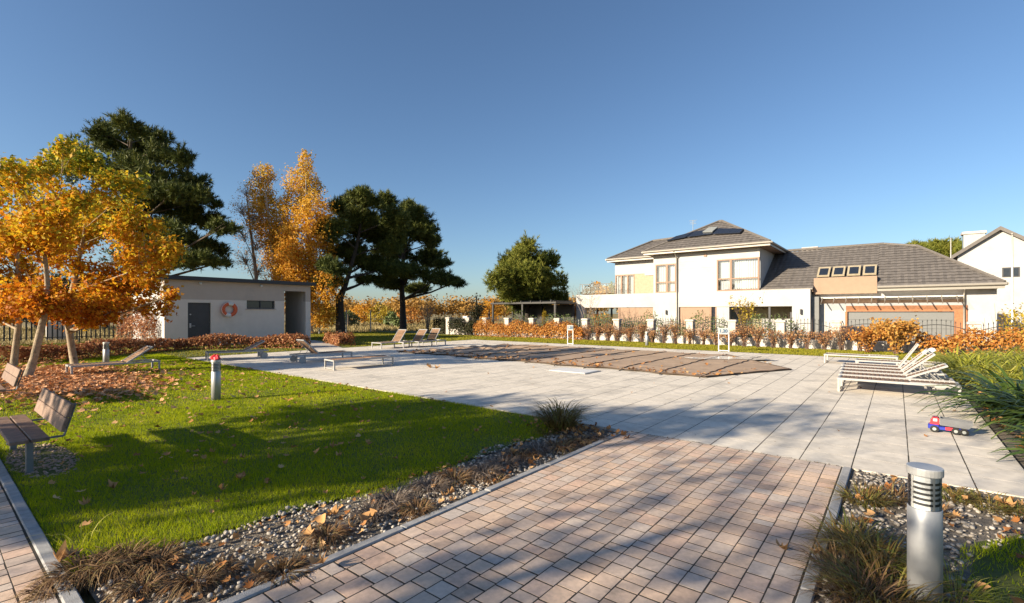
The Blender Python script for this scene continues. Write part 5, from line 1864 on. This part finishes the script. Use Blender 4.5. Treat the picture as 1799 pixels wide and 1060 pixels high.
# --- parked car behind the shrubs
cxp = at_y(1512, 578, 29.6)
car = thing('parked_car', (cxp.x, 29.8, -.5), 'dark parked car half hidden by shrubs before the garage', 'car')
x0 = cxp.x
Yc, zc = 29.0, -.43
body = MB().prism([(x0 - 1.9, Yc, zc + .25), (x0 + 2.0, Yc, zc + .25), (x0 + 2.05, Yc, zc + .65), (x0 + 1.9, Yc, zc + .92), (x0 + .9, Yc, zc + 1.0), (x0 + .35, Yc, zc + 1.42), (x0 - .9, Yc, zc + 1.46), (x0 - 1.65, Yc, zc + 1.02), (x0 - 1.95, Yc, zc + .8)], (0, 1.65, 0))
body.build('body', M['carpaint'], car)
MB().prism([(x0 + .75, Yc - .006, zc + 1.0), (x0 + .33, Yc - .006, zc + 1.36), (x0 - .85, Yc - .006, zc + 1.4), (x0 - 1.4, Yc - .006, zc + 1.02)], (0, .004, 0)).build('side_window', M['darkglass'], car)
for wx in (-1.25, 1.3):
    for yy in (Yc - .01, Yc + 1.5):
        n = 18
        vs = []
        for y_ in (yy, yy + .17): vs += [(x0 + wx + .31 * math.cos(2 * math.pi * k / n), y_, zc + .3 + .31 * math.sin(2 * math.pi * k / n)) for k in range(n)]
        MB().add(vs, [list(range(n)), list(range(n, 2 * n))] + [(k, (k + 1) % n, n + (k + 1) % n, n + k) for k in range(n)]).build('wheel', M['tyre'], car)

# ================================================================== SMALL PLANTS AND LEAVES
ARCH = arch_blade(5, 1.5)
ARCH2 = arch_blade(6, 2.1, .2)


def tuft(name, label, x, y, n, h, w, spread, leaf, group=None, blade=ARCH, lean=.55, z=-.02, cat='grass tuft'):
    o = thing(name, (x, y, z), label, cat, group)
    a = RNG.uniform(0, 2 * np.pi, n)
    r = spread * np.sqrt(RNG.random(n)) * .55
    pos = np.stack([x + r * np.cos(a), y + r * np.sin(a), np.full(n, z)], 1)
    ln = lean * RNG.uniform(.15, 1.2, n)
    d = np.stack([np.cos(a) * ln, np.sin(a) * ln, np.ones(n)], 1)
    # bend outwards: local y follows the outward direction
    nz_ = nrm(d)
    out = nrm(np.stack([np.cos(a), np.sin(a), np.zeros(n)], 1) + RNG.normal(0, .35, (n, 3)) * np.array([1, 1, 0]))
    yy = nrm(out - nz_ * (out * nz_).sum(1, keepdims=True))
    xx = np.cross(yy, nz_)
    rot = np.stack([xx, yy, nz_], axis=2)
    hh = h * RNG.uniform(.55, 1.15, n)
    sc = np.stack([w * RNG.uniform(.6, 1.2, n), hh, hh], 1)
    scatter('blades', blade[0], blade[1], pos, rot, sc, M[leaf], o)
    return o


# bed between lawn and driveway
GB = 'dry tufts in the pebble bed'
for (px, py, n, h, sp, leaf) in ((150, 1005, 260, .26, .22, 'drygrass'), (215, 990, 260, .25, .22, 'drygrass'), (95, 1035, 150, .16, .16, 'drygrass'), (275, 985, 200, .22, .2, 'drygrass'), (345, 1020, 180, .18, .18, 'drygrass'), (500, 1005, 230, .17, .17, 'drygrass'), (390, 1000, 110, .14, .16, 'drygrass'), (250, 1030, 160, .17, .17, 'drygrass'),
                                 (575, 940, 170, .2, .17, 'drygrass'), (660, 900, 200, .2, .2, 'lavender'), (690, 880, 200, .22, .2, 'lavender'), (735, 895, 170, .2, .17, 'drygrass'), (760, 855, 200, .22, .22, 'lavender'), (800, 840, 200, .22, .22, 'drygrass'),
                                 (850, 830, 220, .22, .24, 'lavender'), (885, 815, 220, .22, .24, 'lavender'), (915, 800, 200, .22, .24, 'drygrass'), (945, 790, 200, .2, .24, 'lavender'), (985, 785, 220, .2, .26, 'drygrass'), (1020, 775, 200, .18, .26, 'drygrass'), (1050, 770, 170, .16, .22, 'lavender'), (960, 760, 150, .2, .2, 'drygreen'), (870, 840, 120, .16, .2, 'drygrass')):
    x, y = G(px, py)
    lab_ = {'drygrass': 'brown arching', 'lavender': 'greyish woody', 'drygreen': 'green-tinged'}[leaf] + ' dry tuft among the pebbles ' + ('beside the side path' if y < 1.9 else 'halfway along the driveway' if y < 4.4 else 'near the terrace corner')
    tuft('dry_tuft', lab_, x, y, int(n * 1.25), h * 1.1, .0075, sp, leaf, GB, ARCH2, .9)
x, y = G(985, 752)
tuft('ornamental_grass', 'tall upright dry grass clump at the corner of the terrace', x, y, 620, .66, .010, .34, 'drygreen', None, ARCH, .40)
x, y = G(145, 950)
tuft('green_sprout', 'few yellow-green stalks sprouting from the nearest dry tufts', x, y, 7, .34, .012, .2, 'strap', None, ARCH, .35, cat='plant')
# around the near light post
GV = 'dry tufts around the near light post'
for (px, py, n, h, sp, leaf) in ((1520, 880, 220, .26, .3, 'drygreen'), (1570, 875, 160, .22, .26, 'drygrass'), (1500, 960, 240, .34, .26, 'drygreen'), (1545, 990, 260, .40, .28, 'drygreen'), (1475, 1000, 160, .26, .22, 'drygrass'), (1560, 1060, 260, .44, .3, 'drygreen'), (1510, 1060, 200, .34, .24, 'drygrass'),
                                 (1680, 875, 160, .2, .26, 'drygreen'), (1740, 890, 180, .22, .3, 'drygreen'), (1680, 1050, 130, .3, .24, 'strap'), (1640, 900, 120, .18, .2, 'drygrass'), (1790, 905, 120, .2, .24, 'drygreen')):
    x, y = G(px, py)
    lab_ = {'drygrass': 'brown shaggy', 'strap': 'green leafy', 'drygreen': 'yellow-brown shaggy'}[leaf] + ' tuft in the gravel ' + ('between driveway and near light post' if px < 1600 else 'beside the terrace edge behind the near light post' if py < 950 else 'at the foot of the near light post')
    tuft('dry_tuft', lab_, x, y, int(n * 1.2), h, .008, sp, leaf, GV, ARCH, .75)

# strap-leaved plants right of the terrace
GS = 'strap-leaved plants bordering the terrace'
k = 0
for (x, y, n, h) in ((1.45, 20.4, 130, 1.0), (1.5, 18.4, 130, 1.0), (1.35, 16.8, 120, .9), (1.9, 15.4, 130, .95), (1.9, 19.2, 130, 1.0), (2.4, 21, 130, 1.05), (3.2, 19.6, 130, 1.05), (1.7, 17.6, 130, .95), (2.6, 18.0, 130, 1.0), (3.6, 18.0, 120, 1.05), (4.3, 20.2, 120, 1.1), (1.65, 16.1, 120, .85), (2.6, 16.3, 130, .95), (3.5, 16.3, 120, 1.0), (4.6, 17.2, 120, 1.05), (5.4, 19, 120, 1.1), (1.75, 14.7, 120, .8), (2.6, 14.6, 130, .9), (3.5, 14.6, 120, 1.0), (4.5, 15.2, 120, 1.05), (5.6, 16.5, 120, 1.1), (2.2, 13.2, 120, .85), (3.1, 13.0, 120, .95), (6.3, 20.5, 110, 1.1), (3.4, 21.3, 110, 1.1), (5.0, 21.4, 110, 1.1), (4.2, 13.4, 110, 1.0)):
    tuft('strap_leaf_plant', 'pale green strap-leaved clump ' + ('along the terrace edge beside the loungers' if x < 2.3 else 'in the depth of the planting bed'), x, y, n + 70, h * 1.25, .036, .55, 'strap', GS, ARCH, .85, cat='plant')
for (x, y, n, h, lab) in ((1.78, 9.75, 260, 1.25, 'big dark glossy sword-leaved plant beside the toy truck'), (1.6, 11.1, 260, 1.6, 'tallest sword-leaved plant with yellow-edged leaves behind the toy truck'), (1.62, 8.1, 190, .8, 'low dark sword-leaved plant spilling over the terrace edge'), (2.3, 10.1, 200, 1.6, 'sword-leaved plant at the back of the dark clump')):
    tuft('yucca', lab, x, y, n, h, .062, .34, 'yucca', None, ARCH, 1.0, cat='plant')


# --- fallen leaves
def leaf_proto(name):
    tv, tf = LEAF_DRY
    me = np_mesh(name, np.array(tv) * np.array([1, 1, 1.2]), np.array(tf))
    return me


LM = []
for q, mt in ((0, 'dryleaf'), (1, 'paleleaf'), (2, 'dryleaf')):
    tv = np.array(LEAF_DRY[0], float)
    tv[1:, 2] += np.random.default_rng(q).normal(0, .09, len(tv) - 1)
    tv[:, 2] += (.9 * tv[:, 0] ** 2 + .5 * tv[:, 1] ** 2) * (1 + q * .4)
    tv[:, 0] *= .85
    tv[:, 2] -= tv[:, 2].min()
    me = np_mesh('fallen_leaf', tv, np.array(LEAF_DRY[1]))
    me.materials.append(M['dryleaf'] if mt == 'dryleaf' else M['paleleaf'])
    LM.append(me)
OBJ_RAND = {}


def single_leaf(px, py, s, label, group, z=.02, tilt=.25):
    x, y = G(px, py, z)
    o = bpy.data.objects.new('fallen_leaf', random.choice(LM))
    COL.objects.link(o)
    o.location = (x, y, z)
    s *= .85
    o.scale = (s, s * random.uniform(.7, 1.1), s)
    o.rotation_euler = (random.gauss(0, tilt), random.gauss(0, tilt), random.uniform(0, 6.28))
    tag(o, label, 'leaf', group)


ll = 'curled brown leaf lying on the shaded lawn'
for (px, py, s) in ((197, 858, .13), (152, 886, .12), (117, 827, .05), (376, 795, .1), (397, 815, .09), (428, 805, .11), (423, 842, .11), (390, 862, .11), (340, 870, .06), (478, 806, .11), (585, 787, .12), (598, 800, .11), (648, 776, .09), (614, 780, .06), (575, 800, .05), (640, 842, .07), (570, 866, .06), (835, 758, .12), (845, 752, .08), (917, 735, .1), (720, 745, .07), (620, 717, .1), (636, 720, .1), (655, 716, .1),
                    (560, 720, .09), (520, 748, .1), (505, 735, .08), (450, 738, .08), (690, 735, .07), (700, 760, .06), (780, 770, .06), (670, 800, .06), (310, 830, .07), (250, 820, .06), (470, 850, .05), (330, 795, .07), (865, 715, .08), (740, 705, .09), (760, 703, .09), (590, 722, .09), (545, 741, .07)):
    single_leaf(px, py, s, ll, 'leaves on the shaded lawn', .03)
ll = 'broad tan leaf lying among the pebbles and dry tufts'
for (px, py, s) in ((100, 985, .17), (125, 975, .15), (568, 918, .15), (590, 905, .15), (545, 940, .13), (615, 925, .14), (640, 915, .15), (655, 908, .14), (562, 990, .15), (450, 1005, .14), (790, 868, .13), (780, 872, .1), (900, 795, .13), (915, 785, .12), (885, 800, .1), (1010, 760, .12), (1030, 755, .12), (990, 770, .1), (940, 810, .1), (1490, 940, .1), (1570, 850, .12), (1610, 850, .1), (1700, 880, .12), (1780, 890, .15), (1760, 885, .12), (1500, 915, .09), (1540, 865, .1), (1480, 1010, .1), (1715, 1035, .12), (1680, 905, .08)):
    single_leaf(px, py, s, ll, 'leaves among the pebbles', .035, .28)
ll = 'tan leaf lying flat on the driveway pavers'
for (px, py, s) in ((1376, 965, .13), (1436, 973, .1)):
    single_leaf(px, py, s, ll, 'leaves on the driveway', .01, .15)
ll = 'orange leaf lying alone on the pale terrace slabs'
for (px, py, s) in ((755, 646, .3), (768, 648, .22), (858, 657, .08), (1110, 690, .06)):
    single_leaf(px, py, s, ll, 'leaves on the terrace', .012, .15)


def litter(name, label, P_, smin, smax, m, z=.0, tilt=.3):
    n = len(P_)
    nn = np.stack([RNG.normal(0, tilt, n), RNG.normal(0, tilt, n), np.ones(n)], 1)
    zz = z if hasattr(z, '__len__') else np.full(n, z)
    o = scatter(name, *LEAF_DRY, np.column_stack([P_, zz]), frames(nn), RNG.uniform(smin, smax, n), M[m])
    return tag(o, label, 'leaf litter', kind='stuff')


def blob(n, cx_, cy_, sx, sy): return np.stack([cx_ + RNG.normal(0, sx, n), cy_ + RNG.normal(0, sy, n)], 1)


P_ = np.concatenate([blob(2600, -16.8, 2.6, 1.9, .75), blob(1200, -15.0, 2.1, 1.3, .55), blob(900, -18.8, 2.2, 1.8, .7), blob(350, -14.4, 3.0, 1.6, .9)])
P_ = P_[(P_[:, 1] > PATH_Y + .05) & (P_[:, 1] < 5.2)]
litter('leaf_litter', 'carpet of orange fallen leaves under the maples', P_, .07, .15, 'litterleaf', .015 + RNG.random(len(P_)) * .05)
P_ = np.stack([RNG.uniform(-20, -4.4, 1700), RNG.uniform(PATH_Y + .1, T_Y0 - .1, 1700)], 1)
P_ = P_[RNG.random(1700) < np.clip(.15 + (-P_[:, 0] - 5) / 11, 0, 1)]
litter('leaf_litter', 'small pale leaves sprinkled over the lawn', P_, .04, .1, 'paleleaf', .035)
P_ = np.stack([RNG.uniform(-4.0, -3.1, 260), RNG.uniform(PATH_Y + .2, T_Y0 - .1, 260)], 1)
litter('leaf_litter', 'brown leaf fragments lying over the pebble bed', P_, .03, .075, 'dryleaf', .01, .4)
P_ = np.concatenate([blob(120, -3.7, 6.05, .35, .16), np.stack([RNG.uniform(-.3, 2.6, 260), RNG.uniform(2.2, 6.3, 260)], 1)])
litter('leaf_litter', 'orange leaf scraps around the gravel edges', P_, .03, .10, 'dryleaf', .02, .5)
P_ = np.stack([RNG.uniform(1.15, 2.6, 300), RNG.uniform(7, 16, 300)], 1)
litter('leaf_litter', 'leaf mulch under the strap-leaved plants', P_, .05, .13, 'dryleaf', .01, .4)
n = 2600
ii = RNG.integers(0, len(TV), n)
TVa = np.array(TV)
bias = TVa[ii]
kp = RNG.random(n) < np.clip(1.1 - (bias[:, 1] - 13.1) / 1.3, .04, 1)
bias = bias[kp] + RNG.normal(0, .03, (kp.sum(), 3)) * np.array([1, 1, 0])
litter('leaf_litter', 'brown leaves gathered along the near hem of the pool cover', bias[:, :2], .06, .15, 'dryleaf', bias[:, 2] + .02, .35)
P_ = np.stack([RNG.uniform(-20, .9, 90), RNG.uniform(T_Y0 + .1, T_Y1, 90)], 1)
litter('leaf_litter', 'a few leaf specks blown over the terrace slabs', P_, .03, .07, 'dryleaf', .01, .3)
